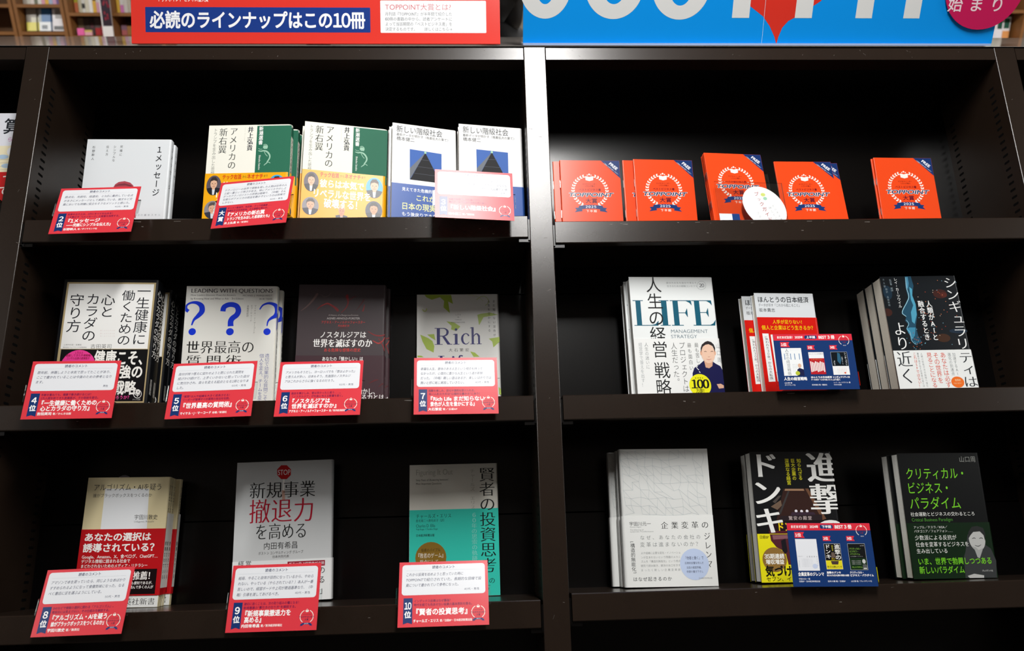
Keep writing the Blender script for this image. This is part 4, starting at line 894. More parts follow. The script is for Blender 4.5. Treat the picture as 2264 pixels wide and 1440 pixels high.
COVERS['donki'] = dict(W=130.7, H=192.5, base='#121315', band=(122.9, '#ece31c'), band_end=None, cover=[
  ('p', [(48.2, 56.0), (82.4, 56.2), (104.0, 103.8), (31.8, 104.4)], '#35201c'),
  ('p', [(50.8, 56.5), (79.9, 56.6), (80.8, 59.5), (49.6, 59.3)], '#a47f62'),
  ('p', [(82.4, 56.2), (87.3, 56.2), (110.3, 101.4), (104.0, 103.3)], '#6e4c38'),
  ('p', [(54.8, 59.4), (36.3, 94.4), (39.8, 94.4), (57.3, 60.2)], '#3d3a3a'),
  ('p', [(25.5, 83.0), (42.1, 73.3), (42.9, 81.4), (35.3, 87.9)], '#6e5a4a'),
  ('p', [(28.9, 75.7), (39.3, 66.7), (43.6, 66.7), (32.9, 78.1)], '#4a4440'),
  ('e', 64.3, 89.7, 2.2, 2.1, '#e8e4ee'),
  ('e', 72.9, 90.1, 2.2, 2.1, '#e8e4ee'),
  ('e', 81.5, 89.8, 2.2, 2.1, '#e8e4ee'),
  ('p', [(57.3, 91.3), (91.7, 91.5), (97.6, 99.7), (52.8, 100.2)], '#3a2a38'),
  ('p', [(39.5, 96.9), (104.2, 94.8), (104.0, 103.3), (35.3, 104.4)], '#2a2024'),
  ('h', '驚安の殿堂', 51.4, 87.6, 100.1, 5.5, '#b9a8a8', 'b'),
  ('p', [(18.1, 105.6), (121.0, 105.5), (119.5, 117.6), (18.4, 118.5)], '#24141a'),
  ('h', 'ドン・', 31.8, 66.8, 112.8, 13.5, '#f0d21a', 'h'),
  ('p', [(18.4, 118.8), (119.5, 117.6), (118.6, 124.1), (19.6, 123.6)], '#54202a'),
  ('v', 'ドンキ', 21.5, -0.4, 124.1, 43.7, '#f0f1ee', 'mb'),
  ('v', '進撃の', 115.0, -0.3, 144.0, 50.3, '#f0f1ee', 'mb'),
  ('v', '知られざる', 77.1, 10.5, 43.4, 6.3, '#dcd628', 'b'),
  ('v', '巨大企業の', 67.3, 10.5, 43.7, 6.3, '#dcd628', 'b'),
  ('v', '深淵なる経営', 58.0, 10.5, 50.6, 6.3, '#dcd628', 'b'),
 ], print=[
  ('p', [(19.3, 123.6), (120.4, 123.7), (119.3, 171.7), (43.6, 167.5), (40.6, 148.9), (27.8, 142.4), (20.3, 132.8)], '#54252e'),
  ('p', [(22.9, 124.9), (50.1, 124.8), (49.5, 129.9), (23.9, 131.3)], '#8a5a62'),
  ('p', [(35.6, 133.0), (42.7, 129.8), (44.0, 148.9), (36.5, 155.1)], '#1d1a20'),
  ('h', '日経BP', 3.1, 17.2, 127.5, 4.6, '#55520e', 'b'),
  ('e', 22.9, 160.0, 18.5, 17.6, '#937039'),
  ('h', '35期連続', 7.9, 37.9, 155.2, 6.9, '#f4f2ea', 'h'),
  ('h', '増収増益', 9.1, 37.0, 163.2, 6.6, '#f4f2ea', 'h'),
  ('h', '気づけば', 7.4, 62.0, 176.2, 14.3, '#161612', 'h'),
  ('h', 'セブン、イオン', 7.6, 61.5, 187.6, 6.2, '#161612', 'r'),
 ])
COVERS['crit'] = dict(W=127.8, H=182.2, base='#0f1112', band=(102.9, '#0f2513'), band_end=None, cover=[
  ('h', '山口周', 95.6, 121.4, 9.6, 8.3, '#8d908c', 'r'),
  ('h', 'クリティカル・', 9.6, 103.4, 30.5, 16.3, '#76cc2c', 'r'),
  ('h', 'ビジネス・', 9.1, 76.1, 51.9, 16.5, '#76cc2c', 'r'),
  ('h', 'パラダイム', 9.3, 87.8, 74.3, 17.3, '#76cc2c', 'r'),
  ('h', '社会運動とビジネスの交わるところ', 8.7, 107.1, 90.2, 5.7, '#e6e8e4', 'r'),
  ('h', 'Critical Business Paradigm', 9.3, 71.8, 98.1, 5.1, '#4a8c34', 'r'),
 ], print=[
  ('p', [(90.6, 119.8), (83.2, 144.8), (79.4, 152.6), (77.5, 185.0), (124.7, 185.0), (127.7, 157.9), (122.3, 140.7), (113.3, 134.3)], '#36393a'),
  ('e', 103.6, 127.1, 12.4, 17.0, '#b9bab8'),
  ('p', [(90.9, 126.1), (91.9, 116.7), (98.1, 109.6), (106.8, 108.1), (115.5, 111.4), (117.4, 120.2), (115.5, 129.6), (114.6, 121.7), (109.7, 116.1), (99.5, 116.8), (94.5, 121.4)], '#2a2c2c'),
  ('p', [(94.4, 137.2), (97.7, 142.7), (100.2, 152.9), (103.3, 154.5), (108.2, 145.2), (110.8, 139.7), (103.6, 142.8), (100.0, 138.8)], '#a2a4a2'),
  ('s', [(96.2, 126.2), (99.4, 125.3), (101.6, 126.3)], [0.65, 1.14, 0.65], '#4a4c4c'),
  ('s', [(107.1, 126.3), (110.1, 125.4), (112.7, 126.4)], [0.65, 1.14, 0.65], '#4a4c4c'),
  ('s', [(98.9, 135.7), (103.6, 137.3), (108.5, 135.2)], [0.65, 1.29, 0.65], '#6a6c6c'),
  ('p', [(81.0, 178.9), (91.4, 176.0), (105.9, 178.5), (105.3, 182.4), (83.7, 182.3)], '#b9bab8'),
  ('h', 'アップル／テスラ／IKEA／', 9.8, 61.2, 109.1, 3.9, '#d9dbd7', 'r'),
  ('h', 'パタゴニア／フェアフォン……', 9.9, 68.7, 114.7, 3.9, '#d9dbd7', 'r'),
  ('h', '少数派による反抗が', 9.7, 72.7, 124.0, 6.7, '#e6e8e4', 'r'),
  ('h', '社会を変革するビジネスを', 9.6, 90.2, 133.7, 6.7, '#e6e8e4', 'r'),
  ('h', '生み出している', 9.7, 56.7, 143.0, 6.5, '#e6e8e4', 'r'),
  ('h', 'いま、世界で勃興しつつある', 9.5, 121.0, 157.7, 9.3, '#76cc2c', 'b'),
  ('h', '新しいパラダイム', 10.0, 77.7, 169.9, 9.8, '#76cc2c', 'b'),
  ('h', 'プレジデント社', 103.7, 120.3, 172.0, 2.6, '#d9dbd7', 'r'),
 ])
COVERS['algo'] = dict(W=119.5, H=185.6, base='#dccfa6', band=(75.4, '#b9121a'), band_end=169.4, cover=[
  ('p', [(26.0, 16.5), (90.1, 17.2), (93.1, 76.3), (26.5, 75.7)], '#e6e9ec'),
  ('h', 'アルゴリズム・AIを疑う', 9.3, 108.7, 14.5, 9.5, '#3a3a3a', 'r'),
  ('h', '誰がブラックボックスをつくるのか', 9.9, 95.3, 26.5, 5.3, '#4a4a4a', 'r'),
  ('h', '宇田川敦史', 73.1, 106.6, 58.6, 6.9, '#3a3a3a', 'r'),
  ('h', 'Udagawa Atsushi', 73.3, 102.1, 64.9, 2.8, '#6a6a6a', 'l'),
  ('r', 5.1, 167.1, 120.3, 186.7, '#e4e6e4', 0),
  ('h', '集英社新書', 60.6, 115.2, 177.6, 8.8, '#262626', 'm'),
 ], print=[
  ('h', 'あなたの選択は', 5.5, 100.7, 86.6, 11.0, '#f6f3f0', 'h'),
  ('h', '誘導されている？', 5.6, 113.4, 101.7, 11.6, '#f6f3f0', 'h'),
  ('h', 'Google、Amazon、X、食べログ、ChatGPT…', 5.4, 113.4, 114.3, 5.4, '#f6f3f0', 'b'),
  ('h', 'デジタル情報に囲まれる社会で', 5.2, 74.5, 120.8, 5.0, '#f6f3f0', 'b'),
  ('h', 'まどわされないためのメディア・リテラシー', 5.3, 100.1, 127.4, 4.7, '#f6f3f0', 'b'),
  ('r', 26.3, 132.5, 114.3, 167.5, '#14090c', 0),
  ('h', 'も推薦！', 71.0, 111.4, 141.8, 11.1, '#f6f3f0', 'mb'),
  ('h', 'ネットはとても便利であるが、', 54.8, 111.8, 151.9, 4.3, '#f6f3f0', 'b'),
  ('h', '本書を読んで多くの人が', 65.5, 111.0, 157.7, 4.3, '#f6f3f0', 'b'),
 ])
COVERS['stop'] = dict(W=145.3, H=205.9, base='#c6c9ca', band=(146.8, '#e6e8e8'), band_end=None, cover=[
  ('p', [(81.6, 21.6), (75.7, 27.6), (67.2, 27.3), (61.0, 20.9), (60.7, 12.1), (66.5, 6.1), (75.1, 6.4), (81.4, 12.9)], '#b80f16'),
  ('h', 'STOP', 62.1, 80.3, 16.9, 8.4, '#f0f0ee', 'r'),
  ('p', [(69.9, 27.6), (72.5, 27.7), (72.2, 44.4), (69.8, 44.3)], '#e9e9e6'),
  ('p', [(68.6, 44.3), (73.0, 44.5), (74.3, 60.3), (69.9, 59.8)], '#c8a090'),
  ('h', '新規事業', 20.5, 119.4, 43.2, 23.4, '#1d1f20', 'm'),
  ('h', '撤退力', 21.4, 118.1, 74.3, 34.2, '#a8122c', 'm'),
  ('h', 'を高める', 31.5, 108.3, 104.8, 22.8, '#1d1f20', 'm'),
  ('h', '内田有希昌', 44.4, 95.1, 125.8, 9.9, '#1d1f20', 'r'),
  ('h', 'ボストン コンサルティング グループ', 37.1, 103.2, 136.1, 4.4, '#3a3c3e', 'r'),
  ('h', '日本共同代表', 57.8, 82.5, 141.8, 3.8, '#3a3c3e', 'r'),
 ], print=[
  ('r', 80.8, 149.8, 136.0, 157.7, '#94102a', 0),
  ('h', '孫子に学ぶ経営者が必読', 82.8, 134.8, 153.7, 4.5, '#e6d8da', 'b'),
  ('h', 'やめる判断こそ次の', 35.8, 136.6, 163.9, 9.4, '#2a2c2e', 'r'),
  ('h', '成長を決める', 71.0, 136.8, 177.4, 9.7, '#2a2c2e', 'r'),
  ('h', '「新規事業の撤退学」', 37.0, 139.0, 192.5, 10.4, '#2a2c2e', 'r'),
  ('h', '経営', 8.4, 27.6, 150.0, 7.6, '#2a2c2e', 'r'),
 ])
COVERS['fig'] = dict(W=137.1, H=197.4, base='#dcdad0', band=None, band_end=None, cover=[
  ('r', 0, 69.0, 'W', 'H', '#35c7b4', 0),
  ('h', 'Figuring It Out', 9.8, 66.9, 11.4, 9.4, '#b0afa3', 'm'),
  ('h', 'Sixty Years of Answering Investors’', 9.9, 60.5, 23.4, 3.4, '#5a5a54', 'm'),
  ('h', 'Most Important Questions', 9.9, 49.4, 29.0, 3.4, '#5a5a54', 'm'),
  ('v', 'チャールズ エリス', 97.7, 8.0, 70.3, 7.4, '#b4b3a8', 'm'),
  ('v', '賢者の投資思考', 120.4, 5.7, 164.9, 23.2, '#181a1a', 'm'),
  ('v', '60年の思索の軌跡', 99.4, 74.7, 146.7, 8.1, '#8fdccf', 'm'),
  ('h', 'チャールズ・エリス', 10.1, 64.3, 78.4, 6.3, '#1c3a38', 'm'),
  ('h', '鹿毛雄二＋鹿毛房子〔訳〕', 10.1, 55.9, 85.2, 4.1, '#1c3a38', 'm'),
  ('h', 'Charles D. Ellis', 10.2, 39.4, 92.7, 4.9, '#1c3a38', 'm'),
  ('h', 'Yuji Kage + Fusako Kage', 10.2, 43.4, 97.7, 2.7, '#1c3a38', 'm'),
  ('h', '日本経済新聞出版', 10.2, 38.3, 107.0, 3.7, '#1c3a38', 'b'),
  ('e', 32.8, 140.0, 23.5, 23.0, '#8a6a26'),
  ('h', '投資のバイブル', 18.3, 47.3, 129.0, 4.8, '#2a2210', 'r'),
  ('h', '『敗者のゲーム』', 10.9, 54.6, 136.8, 7.3, '#f0ece0', 'm'),
  ('h', '原点にして、', 16.3, 50.2, 145.9, 6.1, '#f0ece0', 'm'),
  ('h', '投資家の', 80.7, 129.5, 175.8, 8.3, '#181a1a', 'm'),
  ('h', '心得。', 80.6, 126.2, 184.7, 8.3, '#181a1a', 'm'),
 ], print=[
 ])
PLACE = {
  'msg': ('msg', 0.014, [[0.1402, 0.05, 0.6609], [0.1399, 0.0674, 0.6609]], [1.77, 0.58, -0.48]),
  'newa': ('shinu', 0.013, [[0.3335, 0.045, 0.6609], [0.341, 0.0613, 0.6609], [0.3432, 0.0777, 0.6609]], [-0.67, -0.46, -0.55]),
  'newb': ('shinu', 0.013, [[0.488, 0.045, 0.6609], [0.4811, 0.0603, 0.6609]], [11.63, -1.24, 0.35]),
  'cla': ('kaikyu', 0.011, [[0.6175, 0.04, 0.6608], [0.6109, 0.0532, 0.6608]], [14.46, -1.84, 0.25]),
  'clb': ('kaikyu', 0.011, [[0.7258, 0.04, 0.6608], [0.7242, 0.0543, 0.6608]], [8.42, -1.55, 0.27]),
  'bk1': ('guide', 0.003, [[0.8902, 0.06, 0.6503], [0.8791, 0.0643, 0.6503]], [1.47, -0.91, 0.11]),
  'bk2': ('guide', 0.003, [[1.0133, 0.06, 0.6505], [0.9957, 0.0638, 0.6505]], [2.72, -0.62, 0.29]),
  'bk3': ('guide', 0.003, [[1.1341, 0.042, 0.6514], [1.134, 0.0466, 0.6514], [1.1342, 0.0512, 0.6514], [1.134, 0.0558, 0.6514]], [6.47, -4.92, -0.88]),
  'bk4': ('guide', 0.003, [[1.2592, 0.062, 0.6511], [1.2725, 0.0673, 0.6511]], [2.82, -4.06, -0.77]),
  'bk5': ('guide', 0.003, [[1.4242, 0.06, 0.6505], [1.4222, 0.0646, 0.6505]], [1.12, 0.27, 0.39]),
  'health': ('health', 0.021, [[0.1312, 0.06, 0.3778], [0.127, 0.0842, 0.3778], [0.1338, 0.109, 0.3778], [0.1325, 0.1334, 0.3778]], [2.94, 0.32, 0.19]),
  'lead': ('lead', 0.017, [[0.308, 0.1, 0.3784], [0.3111, 0.1207, 0.3784]], [4.51, 0.64, -0.64]),
  'nost': ('nost', 0.016, [[0.4771, 0.12, 0.3778], [0.4823, 0.1397, 0.3778]], [2.88, -0.61, 0.18]),
  'rich': ('rich', 0.014, [[0.6679, 0.1425, 0.378]], [1.81, -1.04, -0.27]),
  'life': ('life', 0.0205, [[1.0118, 0.06, 0.3778], [1.007, 0.0837, 0.3778]], [2.55, -1.63, 0.02]),
  'hont': ('honto', 0.014, [[1.1964, 0.07, 0.3778], [1.1812, 0.0865, 0.3778]], [3.35, -1.34, 0.32]),
  'sing': ('singu', 0.027, [[1.4137, 0.05, 0.378], [1.415, 0.0804, 0.378], [1.415, 0.1108, 0.378]], [-0.13, -1.67, -0.02]),
  'kigyo': ('kigyo', 0.016, [[0.9763, 0.07, 0.1044], [0.9749, 0.0894, 0.1044], [0.9649, 0.1087, 0.1044]], [0.69, -0.45, 0.67]),
  'donki': ('donki', 0.022, [[1.1778, 0.085, 0.1047], [1.1786, 0.1104, 0.1047]], [2.07, -0.39, 0.98]),
  'crit': ('crit', 0.019, [[1.3941, 0.06, 0.1047], [1.3894, 0.0824, 0.1047]], [0.19, 1.27, 0.72]),
  'ai': ('algo', 0.01, [[0.1707, 0.1, 0.0969], [0.1685, 0.1133, 0.0969], [0.1669, 0.1267, 0.0969], [0.1723, 0.1403, 0.0969]], [1.64, -0.07, 0.6]),
  'stop': ('stop', 0.017, [[0.4027, 0.12, 0.0978]], [1.48, 0.48, -1.02]),
  'fig': ('fig', 0.018, [[0.6592, 0.125, 0.0968]], [0.81, -0.88, -0.2]),
}
CARDS = {
  'c2': ([0.1347, -0.023, 0.6648], [-0.9, -13.56, -1.14]),
  'c1': ([0.3659, -0.0278, 0.6729], [-11.59, -11.66, 0.64]),
  'c3': ([0.6974, -0.0388, 0.6771], [6.77, -7.82, 0.43]),
  'c4': ([0.1389, -0.0335, 0.391], [2.31, -8.44, -0.23]),
  'c5': ([0.3254, -0.0222, 0.3897], [-2.0, -12.12, -0.83]),
  'c6': ([0.4755, -0.0244, 0.3886], [-1.16, -13.57, -0.02]),
  'c7': ([0.6674, -0.0257, 0.3884], [2.88, -7.63, -0.11]),
  'c8': ([0.1813, -0.0194, 0.1124], [-5.31, -14.32, -0.95]),
  'c9': ([0.4268, -0.0212, 0.1105], [-4.04, -10.42, -0.39]),
  'c10': ([0.6489, -0.0221, 0.1094], [1.24, -17.72, -0.02]),
  'b1': ([1.1946, -0.0169, 0.4164], [-0.3, -2.26, 0.62]),
  'b2': ([1.1832, -0.011, 0.1443], [0.9, -3.01, 1.43]),
}

# ------------------------------------------------------------------ books
def u_path(W, t, r, side, grow=0.0, n=5):
    """XY path of a jacket: front fore-edge, front, rounded spine, back; grow pushes it outward"""
    h = W / 2; g = grow; sg = 1 if side == 'R' else -1
    p = [(-h, -g)]
    for i in range(n + 1):
        a = R(-90 + 90 * i / n); p.append((h - r + (r + g) * math.cos(a), r + (r + g) * math.sin(a)))
    for i in range(n + 1):
        a = R(90 * i / n); p.append((h - r + (r + g) * math.cos(a), t - r + (r + g) * math.sin(a)))
    p.append((-h, t + g))
    return [(sg * x, y) for x, y in p]
def make_book(name, key, t, spine='R', r=.0035, gloss='satin', page=None, spine_fn=None, spine_col=None, band_spine=None, band_gloss=None):
    c = COVERS[key]; W, H = c['W'] / 1000, c['H'] / 1000; page = page or PAGE
    root = empty(name, Matrix.Identity(4))
    mb = MB(); base = paper(c['base'], gloss)
    mb.shell(u_path(W, t, r, spine), u_path(W, t, r, spine, -.0005), 0, H, base)
    fn = lambda x, y, e: (x / 1000 - W / 2, -e / 1000, H - y / 1000)
    s = sheet(c['W'], c['H']); lim = (c['band'][0] if c['band'] else c['H'])
    s.items(c['cover']); s.onto(mb, fn, gloss, clip=(.2, .2, c['W'] - .2, c['H'] - .2))
    sg = 1 if spine == 'R' else -1
    if spine_fn:                                    # lettering on the spine: x runs from the front edge back
        q = sheet(t * 1000, c['H']); spine_fn(q)
        q.onto(mb, (lambda x, y, e: (sg * (W / 2 + e / 1000), x / 1000, H - y / 1000)) if spine == 'R' else (lambda x, y, e: (-(W / 2 + e / 1000), t - x / 1000, H - y / 1000)), gloss)
    o = mb.build('cover', root)
    pb = MB(); h = W / 2
    x0, x1 = (-h + .0012, h - .0016) if spine == 'R' else (-h + .0016, h - .0012)
    pb.box(x0, x1, .0007, t - .0007, .0012, H - .0016, page); pb.build('page_block', root)
    if c['band']:
        bt = H - c['band'][0] / 1000; bb = (H - c['band_end'] / 1000) if c['band_end'] else 0.0
        m2 = MB(); gloss = band_gloss or gloss; bm = paper(c['band'][1], gloss)
        m2.shell(u_path(W, t, r, spine, .0011), u_path(W, t, r, spine, .0009), bb, bt, bm)
        for y in (0,): pass
        q = sheet(c['W'], c['H']); q.items(c['print'])
        q.onto(m2, lambda x, y, e: (x / 1000 - W / 2, -.0011 - e / 1000, H - y / 1000), gloss, clip=(.2, c['band'][0] * 0, c['W'] - .2, c['H'] - .3))
        if band_spine:
            q = sheet(t * 1000, c['H']); band_spine(q)
            q.onto(m2, (lambda x, y, e: (sg * (W / 2 + .0011 + e / 1000), x / 1000, H - y / 1000)) if spine == 'R' else (lambda x, y, e: (-(W / 2 + .0011 + e / 1000), t - x / 1000, H - y / 1000)), gloss)
        m2.build('paper_band', root)
    return root
def make_booklet(key, t=.003):
    c = COVERS[key]; W, H = c['W'] / 1000, c['H'] / 1000
    root = empty('booklet', Matrix.Identity(4)); mb = MB(); base = paper(c['base'], 'gloss')
    mb.shell(u_path(W, t, .0014, 'L'), u_path(W, t, .0014, 'L', -.0003), 0, H, base)
    s = sheet(c['W'], c['H']); s.items(c['cover']); s.onto(mb, lambda x, y, e: (x / 1000 - W / 2, -e / 1000, H - y / 1000), 'gloss', clip=(.2, .15, c['W'] - .15, c['H'] - .2))
    cvr = mb.build('cover', root)
    pb = MB(); pb.box(-W / 2 + .0008, W / 2 - .0006, .0004, t - .0004, .0008, H - .0008, PAGE_W); pb.build('page_block', root)
    for z in (H * .68, H * .28):
        st = MB(); st.box(-W / 2 - .0004, -W / 2 + .0001, t * .3, t * .7, z - .0065, z + .0065, STEEL); st.build('staple', cvr)
    return root

def put(root, key, labels, cat, group, extra=0):
    cv, t, pos, rot = PLACE[key]
    out = []
    for i, (p, lab) in enumerate(zip(pos, labels)):
        mw = placed(p, rot)
        if i == 0 and not root.get('used'):
            root['used'] = 1; root.matrix_world = mw; o = root
        else: o = copy_tree(root, mw)
        tag(o, lab, cat, group if len(labels) > 1 or group else None); out.append(o)
    return out
def drop_used(o):
    if 'used' in o: del o['used']

sp = lambda txt, y0, y1, col, st='r', wd=.6, px=.5: (lambda q: q.v(txt, q.W * px, q.H * y0, q.H * y1, q.W * wd, col, st))
def multi(*fs): return lambda q: [f(q) for f in fs]

# top shelf of the bay with the review cards
b = make_book('paperback_book', 'msg', PLACE['msg'][1], spine_fn=sp('1メッセージ', .06, .55, '#4a4e55', 'r', .5))
put(b, 'msg', ['white paperback with vertical black title and red-hatted figure behind the rank 2 card', 'second copy of the white red-hat paperback, only its spine showing behind the front copy'], 'book', 'white paperbacks behind the rank 2 card')
def shin_spine(q):
    q.rect(-.0, 4, q.W, 22, '#1f6a50'); q.rect(.9, 22, q.W - .9, 105, '#ecebe0'); q.v('アメリカの新右翼', q.W / 2, 26, 92, q.W * .62, '#2c3230', 'b')
b = make_book('paperback_book', 'shinu', PLACE['newa'][1], r=.006, spine_fn=shin_spine, gloss='matt', band_gloss='satin')
put(b, 'newa', ['cream and green paperback with a yellow portrait band, front copy behind the grand prize card', 'second cream and green paperback, its rounded spine showing behind the grand prize copy', 'rearmost cream and green paperback of the grand prize stack, a thin dark sliver'], 'book', 'cream and green paperbacks with yellow bands')
put(b, 'newb', ['cream and green paperback with unobstructed yellow portrait band, beside the pyramid books', 'cream and green paperback tucked behind the uncovered copy, only its pale edge showing'], 'book', 'cream and green paperbacks with yellow bands')
b = make_book('paperback_book', 'kaikyu', PLACE['cla'][1], gloss='matt', band_gloss='satin')
put(b, 'cla', ['white paperback with black pyramid picture and blue band, next to the yellow-banded book', 'white pyramid paperback whose cream edge peeks out beside the yellow-banded book'], 'book', 'white pyramid paperbacks with blue bands')
put(b, 'clb', ['white paperback with black pyramid picture standing against the central post', 'white pyramid paperback behind the copy at the central post, a cream edge showing'], 'book', 'white pyramid paperbacks with blue bands')

# middle shelf
def health_spine(q):
    q.v('心とカラダの守り方', q.W / 2, q.H * .07, q.H * .60, q.W * .8, '#ecebe6', 'b'); q.v('吉田英司', q.W / 2, q.H * .76, q.H * .88, q.W * .36, '#d8d6d0', 'b'); q.ell(q.W / 2, q.H * .95, q.W * .2, q.W * .2, '#d8d6d0')
b = make_book('paperback_book', 'health', PLACE['health'][1], spine_fn=health_spine)
put(b, 'health', ['black framed paperback with white title panel and pink disc behind the rank 4 card', 'second black-spined copy directly behind the framed rank 4 book', 'third black-spined copy of the rank 4 stack, set apart by a dark gap', 'rearmost black-spined copy of the rank 4 stack, nearest the blue question mark book'], 'book', 'black framed paperbacks behind the rank 4 card')
def lead_spine(q):
    q.poly([(0, 45), (q.W * .32, 45), (q.W * .32, 70), (0, 74)], '#1136d2'); q.v('世界最高の質問術', q.W / 2, q.H * .36, q.H * .74, q.W * .42, '#444a52', 'r'); q.v('新潮社', q.W / 2, q.H * .84, q.H * .92, q.W * .34, '#444a52', 'r')
b = make_book('paperback_book', 'lead', PLACE['lead'][1], r=.005, spine_fn=lead_spine)
put(b, 'lead', ['pale grey paperback with three blue question marks behind the rank 5 card', 'second copy of the blue question mark book, only its spine showing'], 'book', 'blue question mark paperbacks')
def nost_spine(q):
    q.v('ノスタルジアは世界を滅ぼすのか', q.W / 2, q.H * .05, q.H * .62, q.W * .5, '#c23a36', 'r')
b = make_book('paperback_book', 'nost', PLACE['nost'][1], spine_fn=nost_spine, band_spine=lambda q: q.v('社会を動かす感情', q.W / 2, q.H * .72, q.H * .95, q.W * .5, '#e8e0dc', 'b'))
put(b, 'nost', ['dark charcoal paperback with red smoke wisps and white title behind the rank 6 card', 'second dark copy with red spine lettering behind the red smoke book'], 'book', 'dark red smoke paperbacks')
b = make_book('paperback_book', 'rich', PLACE['rich'][1])
put(b, 'rich', ['pale paperback with lime leaves and large navy serif title behind the rank 7 card'], 'book', None)
# bottom shelf
b = make_book('paperback_book', 'algo', PLACE['ai'][1], r=.002, spine_fn=sp('アルゴリズム・AIを疑う', .06, .6, '#3a3a3a', 'r', .62), band_spine=lambda q: (q.rect(.1, 53, q.W - .1, q.H * .86, '#e3e2dc'), q.v('誘導されている', q.W / 2, q.H * .5, q.H * .8, q.W * .5, '#33302e', 'b')))
put(b, 'ai', ['beige paperback with wide red band behind the rank 8 card, front copy', 'second copy in the beige and red stack, a thin spine strip beside the front copy', 'third copy in the beige and red stack, a thin spine strip', 'rearmost copy of the beige and red stack, its beige cover showing at the edge'], 'book', 'beige paperbacks with red bands')
b = make_book('paperback_book', 'stop', PLACE['stop'][1])
put(b, 'stop', ['pale grey paperback with red stop sign and crimson title behind the rank 9 card'], 'book', None)
b = make_book('hardcover_book', 'fig', PLACE['fig'][1], r=.0025)
put(b, 'fig', ['cream and turquoise hardcover with tall vertical black title behind the rank 10 card'], 'book', None)

# bay with the free booklets: middle shelf
b = make_book('paperback_book', 'life', PLACE['life'][1], spine='R', page=PAGE_W)
put(b, 'life', ['white paperback with big teal serif capitals and a man in navy with a yellow disc', 'second copy behind the white teal-capitals book, only its page edges showing'], 'book', 'white paperbacks with teal capitals')
b = make_book('paperback_book', 'honto', PLACE['hont'][1], gloss='gloss')
put(b, 'hont', ['small white paperback with bright red lower half behind the 2025 navy card', 'second copy of the small red and white paperback, stepped out behind the first'], 'book', 'small red and white paperbacks')
b = make_book('paperback_book', 'singu', PLACE['sing'][1], page=PAGE)
put(b, 'sing', ['thick dark paperback with a glowing blue face in profile and white lower band', 'second thick copy pressed behind the glowing blue face book, cream page edges showing', 'rearmost thick copy of the blue face book, stepped out beyond a dark gap'], 'book', 'thick blue face paperbacks')
# bottom shelf
b = make_book('paperback_book', 'kigyo', PLACE['kigyo'][1], spine='L', page=PAGE_W, spine_fn=sp('企業変革のジレンマ', .2, .55, '#b9bcbb', 'r', .5))
put(b, 'kigyo', ['pale grey paperback with fine line lattice and light blue disc, front copy', 'second copy of the lattice book, a narrow strip of spine beside the front copy', 'rearmost copy of the lattice book, its grey spine standing clear'], 'book', 'pale lattice paperbacks')
b = make_book('paperback_book', 'donki', PLACE['donki'][1], page=PAGE_W)
put(b, 'donki', ['black shopfront paperback with huge white title behind the navy card', 'second copy behind the black shopfront book, only its page edges showing'], 'book', 'black and yellow shopfront paperbacks')
b = make_book('paperback_book', 'crit', PLACE['crit'][1], page=PAGE_W)
put(b, 'crit', ['black paperback with lime green title and a smiling man in grey, front copy', 'second copy of the lime title book, a white strip of pages beside the front copy'], 'book', 'black paperbacks with lime titles')

# free booklets
b = make_booklet('guide')
gp = 'orange free booklets'
put(b, 'bk1', ['orange booklet nearest the central post, front of its pair', 'orange booklet behind the one nearest the central post, a strip showing'], 'booklet', gp)
put(b, 'bk2', ['orange booklet second from the central post, in front of a stepped-out twin', 'orange booklet stepped out behind the second one from the central post'], 'booklet', gp)
z3 = .0058
PLACE['bk3'] = (PLACE['bk3'][0], PLACE['bk3'][1], [[p[0], p[1], p[2] + z3] for p in PLACE['bk3'][2]], PLACE['bk3'][3])
put(b, 'bk3', ['front orange booklet in the clear stand, partly hidden by the white oval', 'second orange booklet in the clear stand, a thin edge', 'third orange booklet in the clear stand, a thin edge', 'rearmost orange booklet in the clear stand, a thin edge'], 'booklet', gp)
put(b, 'bk4', ['orange booklet just beyond the clear stand, overlapped by its side', 'orange booklet behind the one beyond the clear stand, its navy corner sticking out'], 'booklet', gp)
put(b, 'bk5', ['orange booklet standing alone farthest from the central post, front of its pair', 'orange booklet behind the farthest one from the central post, a strip showing'], 'booklet', gp)

